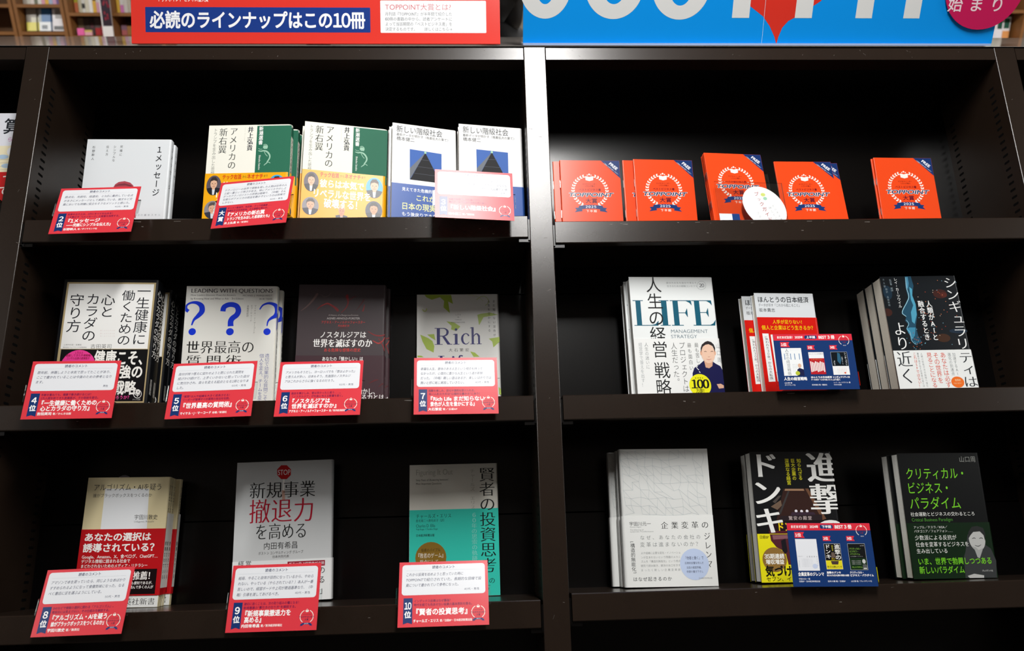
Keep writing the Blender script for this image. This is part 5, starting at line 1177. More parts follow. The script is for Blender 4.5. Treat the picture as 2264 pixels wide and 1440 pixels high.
# ------------------------------------------------------------------ review cards
def review_card(key, rank, body, attrib, teaser, title, author, floor, label):
    pos, rot = CARDS[key]; W, H = 118.5, 84.3
    yaw, lean, roll = rot
    base = Vector((pos[0], pos[1], floor + .0006))
    root = empty('review_card', MS @ Matrix.Translation(base) @ Matrix.Rotation(R(yaw), 4, 'Z'))
    loc = Matrix.Translation((0, 0, pos[2] - base.z)) @ Matrix.Rotation(R(lean), 4, 'X') @ Matrix.Rotation(R(roll), 4, 'Y')
    mb = MB(); red = paper('#de3c47', 'card')
    mb.box(-W / 2000, W / 2000, 0, .0006, -H / 2000, H / 2000, red)
    s = sheet(W, H); ink_c = '#3d4360'
    s.rect(4, 3.8, 114.6, 43.8, '#e8ebf0', 4)
    s.h('読者のコメント', 44, 74.5, 7.5, 4.0, '#434a6a', 'b'); s.stroke([(9, 11.5), (109, 11.5)], .18, '#b9c4cc')
    for i, ln in enumerate(body):
        full = len(ln) >= max(len(q) for q in body) - 1 and len(ln) > 14
        s.h(ln, 9, 109.3 if full else 9 + 100.3 * len(ln) / max(len(q) for q in body), (16.8 + 7.0 * i if len(body) < 5 else 15.6 + 5.7 * i), (4.1 if len(body) < 5 else 3.8), ink_c, 'mi')
    ay = 37.6 if len(body) < 5 else 39.6
    s.h(attrib, 106.5 - 3.3 * len(attrib), 106.5, ay, 3.0, ink_c, 'r')
    y0 = 49.6 if len(title) > 1 else 51.5
    for i, ln in enumerate(teaser): s.h(ln, 20.5, min(103, 20.5 + 3.55 * len(ln)), y0 + 4.9 * i, 3.4, '#7c1f4e', 'b')
    if len(title) == 1: s.h(title[0][0], 19, 19 + title[0][1], 65.5, 8.0, '#ffffff', 'h')
    else:
        s.h(title[0][0], 19.5, 19.5 + title[0][1], 61.6, title[0][2], '#ffffff', 'h'); s.h(title[1][0], 23, 23 + title[1][1], 69.4, title[1][2], '#ffffff', 'h')
    s.h(author[0], 20, 20 + author[1], 76.8, 4.0, '#ffffff', 'h'); s.h(author[2], 21.5 + author[1], 21.5 + author[1] + author[3], 77, 3.0, '#ffe6e4', 'h')
    s.poly([(6.8, 47.5), (18.6, 47.5), (18.6, 80.5), (12.7, 78.6), (6.8, 80.5)], '#17356f')
    if len(rank) == 2 and rank[1] == '位' or rank == '大賞':
        s.h(rank[0], None or 12.7, None, 57.5, 8.2, '#ffffff', 'h', align='c'); s.h(rank[1], 12.7, None, 68.5, 8.0, '#ffffff', 'h', align='c')
    else:
        s.h(rank[:2], 8.6, 16.8, 57.5, 8.2, '#ffffff', 'h'); s.h(rank[2], 12.7, None, 68.5, 8.0, '#ffffff', 'h', align='c')
    s.emblem(104.6, 67.5, 8.6, True)
    s.onto(mb, lambda x, y, e: (x / 1000 - W / 2000, -e / 1000, H / 2000 - y / 1000), 'card', clip=(.1, .1, W - .1, H - .1))
    o = mb.build('card_panel', root); o.matrix_local = loc
    hb = MB(); zb = (floor + .0006) - pos[2]
    hb.box(-.0625, .0625, .0012, .0030, zb - .003, zb + .022, CLEAR)
    vs = [loc @ Vector(v) for v in hb.v]; hb.v = [tuple(v) for v in vs]
    yb = -pos[1]                                          # local y of the rack's front plane
    hb.box(-.045, .045, min(v.y for v in vs) + .004, yb + .016, .0, .0016, CLEAR)
    h = hb.build('acrylic_holder', root); h['label'] = 'clear acrylic holder'
    tag(root, label, 'review card', 'red reader review cards')
z1, z2, z3_ = RACK['z1L'], RACK['z2L'], RACK['z3L']
review_card('c2', '2位', ['熱点化、先鋭化、結晶化、と3点に集約している点', 'がまさにメッセージとして実践している。論文など文', '章においても同様に役立ちそうなメソッドと感じた。'], '40代・男性', ['結果を出す人は、1行にすべてを込める！', '人を動かす「1メッセージ」の極意を指南する。'], [('『1メッセージ', 50, 7.2), ('――究極にシンプルな伝え方』', 66, 5.6)], ('杉野幹人', 19, '著／ダイヤモンド社', 28), z1, 'red and white review card for rank 2, in front of the white red-hat paperback')
review_card('c1', '大賞', ['テクノロジーの世界で頭角を現した人物は往年の人', 'と紙一重という怖さがある。特にアメリカでのし上', 'がったテクノロジストの思想は極端で、（中略）そん', 'な彼らがアメリカの政治を動かすというのは恐怖で', 'しかない。'], '60代・男性', ['キリスト教保守、右派系、テック起業家……', '多様化する右派政治、その実態を明かす。'], [('『アメリカの新右翼', 62, 7.2), ('トランプを生み出した思想家たち』', 70, 5.4)], ('井上弘貴', 19, '著／新潮社', 18), z1, 'red and white grand prize review card, turned aside in front of the yellow-banded books')
review_card('c3', '3位', ['自分自身の周りに持って主した「アンダークラ', 'ス」（中略）社会全体で考えていかなくてはならな', 'いと知ると共に、多くの人が読むべき図書だと感'], '60代・女性', ['格差が固定化した社会の行方。', '最新データで日本の現実を読み解く。'], [('『新しい階級社会』', 76)], ('橋本健二', 19, '著／講談社', 18), z1, 'red and white review card washed out by glare, in front of the pyramid books')
review_card('c4', '4位', ['数年前、休職しようと本気で思ってたことがあり、', 'ここで書かれていることは今後のための参考となり', 'ます。'], '男性', ['年齢を重ねても、健康で働き続けるには？', '1万人超を診てきた産業医が、その秘訣を語る。'], [('『一生健康に働くための', 76, 7.2), ('心とカラダの守り方』', 68, 7.0)], ('吉田英司', 19, '著／かんき出版', 24), z2, 'red and white review card for rank 4, in front of the black framed book')
review_card('c5', '5位', ['自分が持つ答えに従わせようと閉じられた質問を', '投げかけ続けて、上手くいかないと怒っていた自分', 'に気付かされ、自らを変える起点となる1冊となりま', 'した。'], '60代・男性', ['“質問”は人や組織を大きく成長させる！', 'リーダーが習得すべき質問の技法を伝授。'], [('『世界最高の質問術』', 75)], ('マイケル・J・マーコード', 43, '他著／新潮社', 20), z2, 'red and white review card for rank 5, in front of the blue question mark book')
review_card('c6', '6位', ['アメリカもそうだし、ヨーロッパでも「昔はよかった」', 'と思う人が多い。日本もそう。先進国のノスタルジ', 'アはこれからさらに強くなるのだろう。'], '60代・男性', ['過去を懐かしみ、昔は良かったと思う……。', '「ノスタルジア」が社会に与える影響を説く。'], [('『ノスタルジアは', 56, 7.0), ('世界を滅ぼすのか』', 66, 7.0)], ('アグネス・アーノルド＝フォースター', 54, '著／東洋経済新報社', 25), z2, 'red and white review card for rank 6, in front of the dark red smoke book')
review_card('c7', '7位', ['幸福な人生、意味のある人生という視点も持って', 'なかったが、心理的に豊かな人生という道が新鮮', 'だった。（中略）難しい面はあるが、楽しいばかりでは', '無いと肝に銘じ実践していきたい。'], '40代・男性', ['困難を楽しみ、変化や偶然を受け入れる。', '良い人生のカギは“心理的な豊かさ”にあり！'], [('『Rich Life まだ知らない', 80, 6.6), ('景色が人生を豊かにする』', 65, 6.2)], ('大石繁宏', 19, '著／日経BP', 20), z2, 'red and white review card for rank 7, in front of the lime leaf book')
review_card('c8', '8位', ['アマゾンで本を買っていたら、同じような本ばかり', 'すすめられるようになって食傷気味になった。なる', 'べく書店に足を運ぶようにしている。'], '50代・男性', ['SNSなどで情報の選択に関わる「アルゴリズム」。', '普段目には見えづらい、その仕組みを解説する。'], [('『アルゴリズム・AIを疑う', 76, 6.6), ('誰がブラックボックスをつくるのか』', 72, 5.4)], ('宇田川敦史', 23, '著／集英社', 18), z3_, 'red and white review card for rank 8, in front of the beige and red book')
review_card('c9', '9位', ['結局、やること自体が目的になっているから、やめら', 'れない。やっている（やらされている？）本人が一番', '苦しいので、経営ボードや上司が撤退基準なり、（中', '略）引導を渡してあげるべき。'], '40代・男性', ['適切に退くことは、次の取り組みの糧となる！', '新規事業の“責引きの仕り方”を解説する。'], [('『新規事業撤退力を', 64, 7.2), ('高める』', 26, 7.0)], ('内田有希昌', 24, '著／東洋経済新報社', 28), z3_, 'red and white review card for rank 9, in front of the stop sign book')
review_card('c10', '10位', ['これから投資を始めようと思っていた時に', 'TOPPOINTで紹介されていた。長期的な目線で投', '資について書かれていて参考になった。'], '40代・男性', ['インデックス投資はなぜ最強？', '時代を経ても色あせない投資の基本原則を語る。'], [('『賢者の投資思考』', 76)], ('チャールズ・エリス', 33, '著／日経BP・日本経済新聞出版', 42), z3_, 'red and white review card for rank 10, in front of the turquoise hardcover')

# ------------------------------------------------------------------ navy best-three cards
def best_card(key, year, half, entries, floor, label):
    pos, rot = CARDS[key]; W, H = 118.5, 84.3; yaw, lean, roll = rot
    base = Vector((pos[0], pos[1], floor + .0006))
    root = empty('ranking_card', MS @ Matrix.Translation(base) @ Matrix.Rotation(R(yaw), 4, 'Z'))
    loc = Matrix.Translation((0, 0, pos[2] - base.z)) @ Matrix.Rotation(R(lean), 4, 'X') @ Matrix.Rotation(R(roll), 4, 'Y')
    mb = MB(); mb.box(-W / 2000, W / 2000, 0, .0006, -H / 2000, H / 2000, paper('#17376f', 'card'))
    s = sheet(W, H); rd = '#dc3040'
    s.rect(.15, .15, W - .15, 9.8, rd); s.h('まだまだ注目！ %s年' % year, 5.5, 44.5, 4.9, 3.7, '#ffffff', 'h'); s.rect(46.8, 2.2, 65.5, 7.6, '#17376f', 2.4); s.h(half, 49.6, 63, 4.9, 3.6, '#ffffff', 'h'); s.h('BEST 3 冊', 68, 92, 4.9, 5.4, '#ffffff', 'h')
    s.emblem(105.5, 10.2, 7.6, True)
    XS = ((9.5, 21, 40.5, 32, 62.5, 11.5, 5.2), (49.5, 27.5, 70.5, 30, 61.5, 24, 4.6), (83, 27.5, 107, 24.5, 61.5, 22, 4.6))
    for i, (e, (x0, yt, x1, _, yb, fy, fh)) in enumerate(zip(entries, XS)):
        fx = x0 + (0 if i == 0 else -.5); fy = (12, 17.5, 17.5)[i]; sz = (8, 6.6, 6.6)[i]
        s.poly([(fx, fy), (fx + sz * 1.75, fy), (fx + sz * 1.45, fy + sz * .5), (fx + sz * 1.75, fy + sz), (fx, fy + sz)], rd); s.h('%d位' % (i + 1), fx + .9, fx + sz * 1.15, fy + sz / 2, sz * .55, '#ffffff', 'h')
        w = (30, 22.5, 24)[i]; hh = (42, 33.5, 34.5)[i]; yt = (21.5, 28, 28)[i]
        e[0](s, x0, yt, w, hh)
        ty = 67
        if len(e[1]) == 1: s.h(e[1][0], (6.5, 46.5, 79)[i] + 2, (6.5, 46.5, 79)[i] + e[2], ty + 1, (4.7, 3.6, 3.4)[i], '#ffffff', 'h')
        else:
            for k, q in enumerate(e[1]): s.h(q, (6.5, 46.5, 79)[i] + 2, (6.5, 46.5, 79)[i] + e[2][k], ty - 1 + 3.7 * k, 2.9 - .6 * (k if i == 1 else 0), '#ffffff', 'h')
        for k, q in enumerate(e[3]): s.h(q, (8.5, 48.5, 81)[i], (8.5, 48.5, 81)[i] + 2.25 * len(q), 74.2 + 3.2 * k, 2.1, '#e2e8f4', 'b')
    s.onto(mb, lambda x, y, e: (x / 1000 - W / 2000, -e / 1000, H / 2000 - y / 1000), 'card', clip=(.1, .1, W - .1, H - .1))
    o = mb.build('card_panel', root); o.matrix_local = loc
    hb = MB(); zb = (floor + .0006) - pos[2]
    hb.box(-.0615, .0615, .0012, .0030, zb + .003, zb + .024, CLEAR)
    vs = [loc @ Vector(v) for v in hb.v]; hb.v = [tuple(v) for v in vs]; yb = -pos[1]
    hb.box(-.045, .045, min(v.y for v in vs) + .002, yb + .016, .0, .0016, CLEAR); hb.box(-.045, .045, min(v.y for v in vs) + .002, min(v.y for v in vs) + .006, 0, .006, CLEAR)
    h = hb.build('acrylic_holder', root); h['label'] = 'clear acrylic holder'
    tag(root, label, 'ranking card', 'navy best three cards')
def m_life(s, x, y, w, h):
    s.rect(x, y, x + w, y + h, '#f0f3f4'); s.v('人生の経営戦略', x + w * .28, y + .5, y + h - .3, w * .17, '#3c4650', 'l')
    for q in (.12, .42, .62, .85): s.rect(x + w * q, y + h * .2, x + w * (q + .035), y + h * .42, '#5f86b4')
    s.h('自分の人生を', x + w * .45, x + w * .9, y + h * .07, 1.0, '#a0b0bc', 'l')
    for q in range(4): s.v('最も面白い人生', x + w * (.5 + .08 * q), y + h * .58, y + h * .86, 1.0, '#8a98a4', 'l')
    s.ell(x + w * .82, y + h * .64, w * .085, h * .075, '#e0b498'); s.poly([(x + w * .66, y + h), (x + w * .68, y + h * .78), (x + w * .8, y + h * .72), (x + w, y + h * .78), (x + w, y + h)], '#1c2148'); s.ell(x + w * .68, y + h * .91, w * .11, h * .075, '#b9c43a')
def m_honto(s, x, y, w, h):
    s.rect(x, y, x + w, y + h, '#eef0f2'); s.h('ほんとうの日本経済', x + 1, x + w - 1, y + h * .08, 1.6, '#4a5058', 'r'); s.rect(x, y + h * .28, x + w, y + h, '#b8202a'); s.h('人手が足りない', x + 3, x + w - 3, y + h * .34, 1.6, '#e8a24a', 'b')
    for q in range(9): s.poly([(x + 1 + q * w * .105, y + h * (.42 + .03 * (q % 3))), (x + 2.6 + q * w * .105, y + h * (.42 + .03 * (q % 3))), (x + 2.6 + q * w * .105, y + h * (.9 - .02 * (q % 4))), (x + 1 + q * w * .105, y + h * (.9 - .02 * (q % 4)))], '#f3eeec')
def m_singu(s, x, y, w, h):
    s.rect(x - .3, y - .3, x + w + .3, y + h + .3, '#c8d0d8'); s.rect(x, y, x + w, y + h * .62, '#0d151d'); s.poly([(x + w * .4, y + 1), (x + w * .55, y + 2), (x + w * .6, y + h * .35), (x + w * .5, y + h * .55), (x + w * .35, y + h * .4)], '#2c5f7c'); s.rect(x, y + h * .62, x + w, y + h, '#f0f1f2'); s.v('シンギュラリ', x + w * .88, y + .6, y + h * .6, 3, '#f2f2f2', 'r'); s.v('より', x + w * .15, y + h * .36, y + h * .6, 3, '#f2f2f2', 'r'); s.v('人類がAIと', x + w * .66, y + h * .2, y + h * .55, 1.5, '#d8dce0', 'b')
    for q in range(6): s.v('その世界を見る', x + w * (.3 + .1 * q), y + h * .65, y + h * .97, 1.1, '#d88a78' if q % 2 else '#b0b4b8', 'l')
    s.ell(x + w * .72, y + h * .92, 1.3, 1.3, '#d8502c')
def m_kigyo(s, x, y, w, h):
    s.rect(x, y, x + w, y + h, '#e9ecf2'); s.h('企業変革の', x + w * .45, x + w * .95, y + h * .56, 1.8, '#6a7076', 'm'); s.v('ジレンマ', x + w * .93, y + h * .6, y + h * .86, 1.6, '#6a7076', 'm'); s.h('宇田川元一', x + 1.5, x + w * .3, y + h * .55, 1.2, '#8a9096', 'l'); s.v('「構造的無能化」', x + 2.2, y + h * .64, y + h * .92, 1.1, '#8a9096', 'l')
    for q in range(6): s.h('なぜ変革は進まないのか', x + w * .2, x + w * .72, y + h * (.64 + .045 * q), 1, '#a4abb4', 'l')
    s.ell(x + w * .8, y + h * .86, w * .12, h * .075, '#c8d4ee')
def m_donki(s, x, y, w, h):
    s.rect(x - .3, y - .3, x + w + .3, y + h + .3, '#d8d8d0'); s.rect(x, y, x + w, y + h * .66, '#141416'); s.rect(x, y + h * .66, x + w, y + h, '#e2d828'); s.v('ドンキ', x + w * .2, y + .5, y + h * .6, 7, '#f2f2ee', 'mb'); s.v('進撃の', x + w * .8, y + .5, y + h * .64, 7.5, '#f2f2ee', 'mb'); s.v('知られざる', x + w * .5, y + h * .06, y + h * .28, 2.4, '#c8c03a', 'b'); s.poly([(x + w * .4, y + h * .34), (x + w * .56, y + h * .34), (x + w * .68, y + h * .55), (x + w * .36, y + h * .55)], '#6a5a50'); s.h('ドン・', x + w * .36, x + w * .66, y + h * .6, 3, '#e8c820', 'h'); s.poly([(x + w * .3, y + h * .68), (x + w * .8, y + h * .68), (x + w * .74, y + h * .82), (x + w * .36, y + h * .82)], '#4a3a36'); s.h('気づけば隣にドンキ', x + 1, x + w - 1, y + h * .91, 2.6, '#2a2818', 'b')
def m_crit(s, x, y, w, h):
    s.rect(x - .35, y - .35, x + w + .35, y + h + .35, '#c4c8c4'); s.rect(x, y, x + w, y + h, '#141618'); s.rect(x, y + h * .55, x + w, y + h, '#18301a')
    for q, t in enumerate(('クリティカル・', 'ビジネス・', 'パラダイム')): s.h(t, x + 1.6, x + w * (.78, .6, .66)[q], y + h * (.19 + .105 * q), 2.8, '#8ac048', 'r')
    s.h('山口周', x + w * .72, x + w * .94, y + h * .07, 1.4, '#c8cac8', 'r'); s.h('社会運動とビジネス', x + 2, x + w * .8, y + h * .49, 1.1, '#c8cac8', 'r')
    for q in range(3): s.h('少数派による反抗が', x + 2.4, x + w * .66, y + h * (.66 + .06 * q), 1.3, '#b8beb8', 'r')
    s.h('新しいパラダイム', x + 2.6, x + w * .7, y + h * .9, 2, '#8ac048', 'b'); s.ell(x + w * .83, y + h * .68, w * .1, h * .085, '#c8cac8'); s.poly([(x + w * .7, y + h), (x + w * .74, y + h * .8), (x + w * .9, y + h * .78), (x + w, y + h * .86), (x + w, y + h)], '#5a5e5e'); s.rect(x + w * .76, y + h * .93, x + w * .95, y + h * .97, '#d8d8d4')
best_card('b1', '2025', '上半期', [(m_life, ['人生の経営戦略'], 36, ['山口周 著', 'ダイヤモンド社']), (m_honto, ['ほんとうの日本経済', 'データが示す「これから起こること」'], [33, 35], ['', '坂本貴志 著／講談社']), (m_singu, ['シンギュラリティは', 'より近く'], [27, 13], ['レイ・カーツワイル 著', 'NHK出版'])], RACK['z2R'], 'navy best three card for 2025, in front of the small red and white book')
best_card('b2', '2024', '下半期', [(m_kigyo, ['企業変革のジレンマ'], 38, ['宇田川元一 著', '日経BP・日本経済新聞出版']), (m_donki, ['進撃のドンキ', '知られざる巨大企業の深淵なる経営'], [22, 33], ['', '酒井大輔 著／日経BP']), (m_crit, ['クリティカル・', 'ビジネス・パラダイム'], [22, 35], ['', '山口周 著／プレジデント社'])], RACK['z3R'], 'navy best three card for 2024, in front of the black and yellow book')

# ------------------------------------------------------------------ clear leaflet stand with the white oval
root = empty('leaflet_stand', placed((1.145, .027, RACK['z1R'] + .0038), (4.5, -4.6, 0)))
a = MB(); a.box(-.0575, .0575, 0, .0018, 0, .077, CLEAR); front = a.build('front_panel', root)
a = MB(); a.box(-.0575, .0575, .0018, .040, 0, .0016, CLEAR); a.build('base', root)
a = MB(); a.box(-.0575, .0575, .040, .0418, 0, .12, CLEAR); a.build('rear_panel', root)
a = MB(); wm = paper('#f4f6f5', 'gloss')
cx, cz = .021, .031; ca, sa = math.cos(R(-52)), math.sin(R(-52))
prof = []
for i in range(40):
    t = i / 40 * 2 * math.pi; u, v = .0405 * math.cos(t), .0325 * math.sin(t); prof.append((cx + u * ca - v * sa, max(.0002, cz + u * sa + v * ca)))
n = len(prof); a.add([(x, -.0008, z) for x, z in prof] + [(x, -.0002, z) for x, z in prof], [tuple(range(n)), tuple(range(2 * n - 1, n - 1, -1))] + [(i, (i + 1) % n, n + (i + 1) % n, n + i) for i in range(n)], wm)
q = sheet(100, 100)
q.x('ブックガイド', 41, 30, 55, 88, 11, '#a03a40', 'r') if False else None
for i, ch in enumerate('ブックガイド'):
    q.h(ch, 41.5 + 3.2 * i, None, 37 + 9.2 * i, 7.6 if ch != 'ッ' else 6.2, '#a8404a', 'r', align='c')
for i, ch in enumerate('コチラ！'): q.h(ch, 38.5 + 3.0 * i, None, 72 + 7 * i, 5.2, '#b4b6bc', 'l', align='c')
for i, ch in enumerate('ビジネス書が'): q.h(ch, 67 + 2.4 * i, None, 58 + 6.2 * i, 4.2, '#9a9ca4', 'l', align='c')
for i, ch in enumerate('詳しくご案内'): q.h(ch, 61 + 2.4 * i, None, 62 + 6.2 * i, 4.2, '#85878f', 'l', align='c')
q.ell(52.5, 38, 4, 3.2, '#cdd97a'); q.ell(55, 45, 3.4, 3, '#9fcfb4')
q.onto(a, lambda x, y, e: (cx - .052 + x / 1000, -.0008 - e / 1000, cz + .0607 - y / 1000), 'gloss')
o = a.build('oval_sign', front); o['label'] = 'white oval sign with red lettering'
a = MB(); a.box(-.057, -.0235, -.0003, -.00005, .004, .0175, paper('#dfe4ea', 'gloss')); a.box(-.036, -.0235, -.0005, -.0003, .004, .0175, paper('#1e3f7c', 'gloss')); o = a.build('small_label', front); o['label'] = 'small white and navy label'
tag(root, 'clear acrylic leaflet stand with a white oval sign, holding orange booklets', 'leaflet stand')

# ------------------------------------------------------------------ the display rack
P, PW, D, HT, LIP = RACK['P'], RACK['w'], RACK['D'], RACK['H'], RACK['lip']
ZB = -.24
rack = empty('display_rack', MS)
tag(rack, 'long dark brown steel display rack leaning back, with open shelves and slotted posts', 'display rack')
inv = MS.inverted()
def box_world(mb, x0, x1, y0, y1, z0, z1, mt):
    k = len(mb.v); mb.box(x0, x1, y0, y1, z0, z1, mt); mb.v[k:] = [tuple(inv @ Vector(v)) for v in mb.v[k:]]
def post(x):
    mb = MB(); h = PW / 2; c = .0011
    prof = [(x - h, D + .004), (x - h, c), (x - h + c * .35, c * .35), (x - h + c, 0), (x + h - c, 0), (x + h - c * .35, c * .35), (x + h, c), (x + h, D + .004)]
    mb.prism(prof, ZB, HT - .002, RACK_M)
    for sg in (-1, 1):
        for yd in (.020, .137):
            z = .02
            while z < HT - .06:
                xs = x + sg * (h + .00012)
                vs = [(xs, yd, z + .0008), (xs, yd + .0012, z), (xs, yd + .0118, z), (xs, yd + .013, z + .0008), (xs, yd + .013, z + .0032), (xs, yd + .0118, z + .004), (xs, yd + .0012, z + .004), (xs, yd, z + .0032)]
                mb.add(vs, [tuple(range(8))], SLOT_M); z += .0125
    rnd = random.Random(int(x * 977) + 5)
    for _ in range(9):
        zx, zz = x + rnd.uniform(-.8, .8) * h, rnd.uniform(.05, HT - .03); l, a = rnd.uniform(.0015, .006), rnd.uniform(-.6, 1.2)
        mb.add([(zx, -.0001, zz), (zx + l * math.cos(a), -.0001, zz + l * math.sin(a)), (zx + l * math.cos(a), -.0001, zz + l * math.sin(a) + .0005), (zx, -.0001, zz + .0004)], [(0, 1, 2, 3)], SCUFF_M)
    return mb.build('post', rack)
for i in range(-1, 4): post(i * P)
ROWS = {-1: (.694, .40, .10), 0: (RACK['z1L'], RACK['z2L'], RACK['z3L']), 1: (RACK['z1R'], RACK['z2R'], RACK['z3R']), 2: (.685, .39, .105)}
for bay, zs in ROWS.items():
    xa, xb = bay * P + PW / 2, (bay + 1) * P - PW / 2
    for k, z in enumerate(list(zs) + [zs[2] - .29]):
        mb = MB(); x0, x1 = xa + .0035, xb - .0035; c = .0012; lp = LIP
        # folded sheet: lip at the front, board behind it (profile in y,z extruded along x)
        pr_ = [(0 + c, z), (0, z - c), (0, z - lp + c), (c, z - lp), (.014, z - lp), (.014, z - .018), (D - .004, z - .018), (D - .004, z)]
        n = len(pr_); vs = [(x0, y, zz) for y, zz in pr_] + [(x1, y, zz) for y, zz in pr_]
        mb.add(vs, [(i, (i + 1) % n, n + (i + 1) % n, n + i) for i in range(n)] + [tuple(range(n)), tuple(range(2 * n - 1, n - 1, -1))], RACK_M)
        rnd = random.Random(bay * 7 + k)
        for _ in range(14 if k == 0 else 5):
            sx, sz = rnd.uniform(x0 + .02, x1 - .05), z - (rnd.choice([.004, .005, .006]) if rnd.random() < .6 else rnd.uniform(.01, .03)); l = rnd.uniform(.002, .012 if sz > z - .007 else .004)
            mb.add([(sx, -.0001, sz), (sx + l, -.0001, sz + rnd.uniform(-.001, .001)), (sx + l, -.0001, sz + .0006), (sx, -.0001, sz + .0005)], [(0, 1, 2, 3)], SCUFF_M)
        board = mb.build('shelf_board', rack)
        for xx, sg in ((xa, 1), (xb, -1)):
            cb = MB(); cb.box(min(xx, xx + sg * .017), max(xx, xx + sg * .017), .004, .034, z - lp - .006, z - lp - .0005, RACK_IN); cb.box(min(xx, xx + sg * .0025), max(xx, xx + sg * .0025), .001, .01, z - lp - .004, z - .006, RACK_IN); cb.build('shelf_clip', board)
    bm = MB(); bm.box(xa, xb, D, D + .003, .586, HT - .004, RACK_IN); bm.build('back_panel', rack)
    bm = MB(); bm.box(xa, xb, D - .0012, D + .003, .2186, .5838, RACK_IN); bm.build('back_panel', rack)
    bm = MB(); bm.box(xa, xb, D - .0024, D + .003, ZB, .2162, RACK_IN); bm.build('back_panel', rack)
    bm = MB(); bm.box(xa + .0008, xb - .0008, .0004, .03, HT - .0255, HT - .0035, RACK_M)
    rnd = random.Random(bay + 40)
    for _ in range(22):
        sx, sz = rnd.uniform(xa + .03, xb - .04), HT - rnd.uniform(.006, .022); l, a_ = rnd.uniform(.001, .005), rnd.uniform(0, 3)
        bm.add([(sx, .0003, sz), (sx + l * math.cos(a_), .0003, sz + abs(l * math.sin(a_)) * .6), (sx + l * math.cos(a_) + .0004, .0003, sz + abs(l * math.sin(a_)) * .6), (sx + .0005, .0003, sz)], [(0, 1, 2, 3)], SCUFF_M)
    bm.build('top_rail', rack)
top = rack_pt(0, 0, HT)
TOP_M = mat('glossy_laminate_top', '#a9a29c', rough=.07, spec=.8, noise=.15, nscale=12)
mb = MB(); box_world(mb, -P - .02, 3 * P + .02, top.y - .0008, 1.33, top.z - .012, top.z, TOP_M); box_world(mb, -P - .02, 3 * P + .02, top.y - .0016, top.y - .0009, top.z - .012, top.z - .0003, RACK_IN); mb.build('top_panel', rack)
mb = MB(); box_world(mb, -P - .02, 3 * P + .02, 1.30, 1.33, 0, top.z - .012, RACK_M); mb.build('rear_panel', rack)
for xe in (-P - PW / 2 - .012, 3 * P + PW / 2 + .0005):
    mb = MB(); b0, b1 = rack_pt(0, D - .05, ZB + .03), rack_pt(0, D - .05, HT); pl = [(1.33, .0), (1.33, top.z - .0125), (b1.y, top.z - .0125), (b1.y, b1.z), (b0.y, b0.z), (b0.y, .0)]; n = len(pl)
    vs = [tuple(inv @ Vector((x, y, z))) for x in (xe, xe + .0115) for y, z in pl]
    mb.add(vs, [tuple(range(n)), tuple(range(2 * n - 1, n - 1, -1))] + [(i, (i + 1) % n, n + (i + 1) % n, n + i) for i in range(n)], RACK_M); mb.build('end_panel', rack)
mb = MB(); box_world(mb, -P - .02, 3 * P + .02, -.16, 1.29, 0, .285, RACK_M); mb.build('plinth', rack)

# a magazine-sized book in the neighbouring bay
W, H, t = .19, .178, .012
root = empty('map_book', placed((-.115, .05, ROWS[-1][0] + .0005), (0, -1, 0)))
mb = MB(); mb.shell(u_path(W, t, .003, 'R'), u_path(W, t, .003, 'R', -.0005), 0, H, paper('#dfe1ea'))
s = sheet(W * 1000, H * 1000)
s.rect(.3, 60, 189.5, 107, '#e9e0bf'); s.h('算', 143, 172, 24, 27, '#20242c', 'b'); s.ell(162, 70, 7, 8, '#e6e8ec'); s.ell(150, 80, 9, 4, '#a9c3da'); s.ell(158, 96, 8, 4, '#a9c3da')
for y in (86, 92, 98, 104): s.stroke([(120, y), (175, y - 2)], .5, '#b9b09a')
s.h('らく', 152, 170, 48, 8, '#c98fb8', 'b'); s.rect(.3, 107, 189.6, 177.7, '#c01a1c'); s.h('解けて', 110, 174, 120, 17, '#f2ece6', 'b'); s.h('いて', 118, 170, 140, 17, '#f2ece6', 'b')
s.onto(mb, lambda x, y, e: (x / 1000 - W / 2, -e / 1000, H - y / 1000), 'satin'); mb.build('cover', root)
mb = MB(); mb.box(-W / 2 + .001, W / 2 - .001, .0007, t - .0007, .001, H - .001, PAGE); mb.build('page_block', root)
tag(root, 'pale book with map picture and red band, beyond the outer post', 'book')

# pale round tag above the beige and red stack
mb = MB(); n = 24
prof = [(.0125 * math.cos(i / n * 6.2832), .0125 * math.sin(i / n * 6.2832)) for i in range(n)]
mb.prism(prof, 0, .0006, paper('#a9a3b4'))
s = sheet(25, 25); s.h('本', 9.5, 15.5, 6, 4, '#6a6478', 'r'); s.onto(mb, lambda x, y, e: (x / 1000 - .0125, .0125 - y / 1000, .0006 + e / 1000), 'satin')
o = mb.build('round_tag', None)
pz = PLACE['ai'][2][3]
o.matrix_world = MS @ Matrix.Translation((.1393, D - .0045, .2795)) @ Matrix.Rotation(R(90), 4, 'X')
tag(o, 'pale lilac round tag stuck to the back panel above the beige and red stack', 'tag')

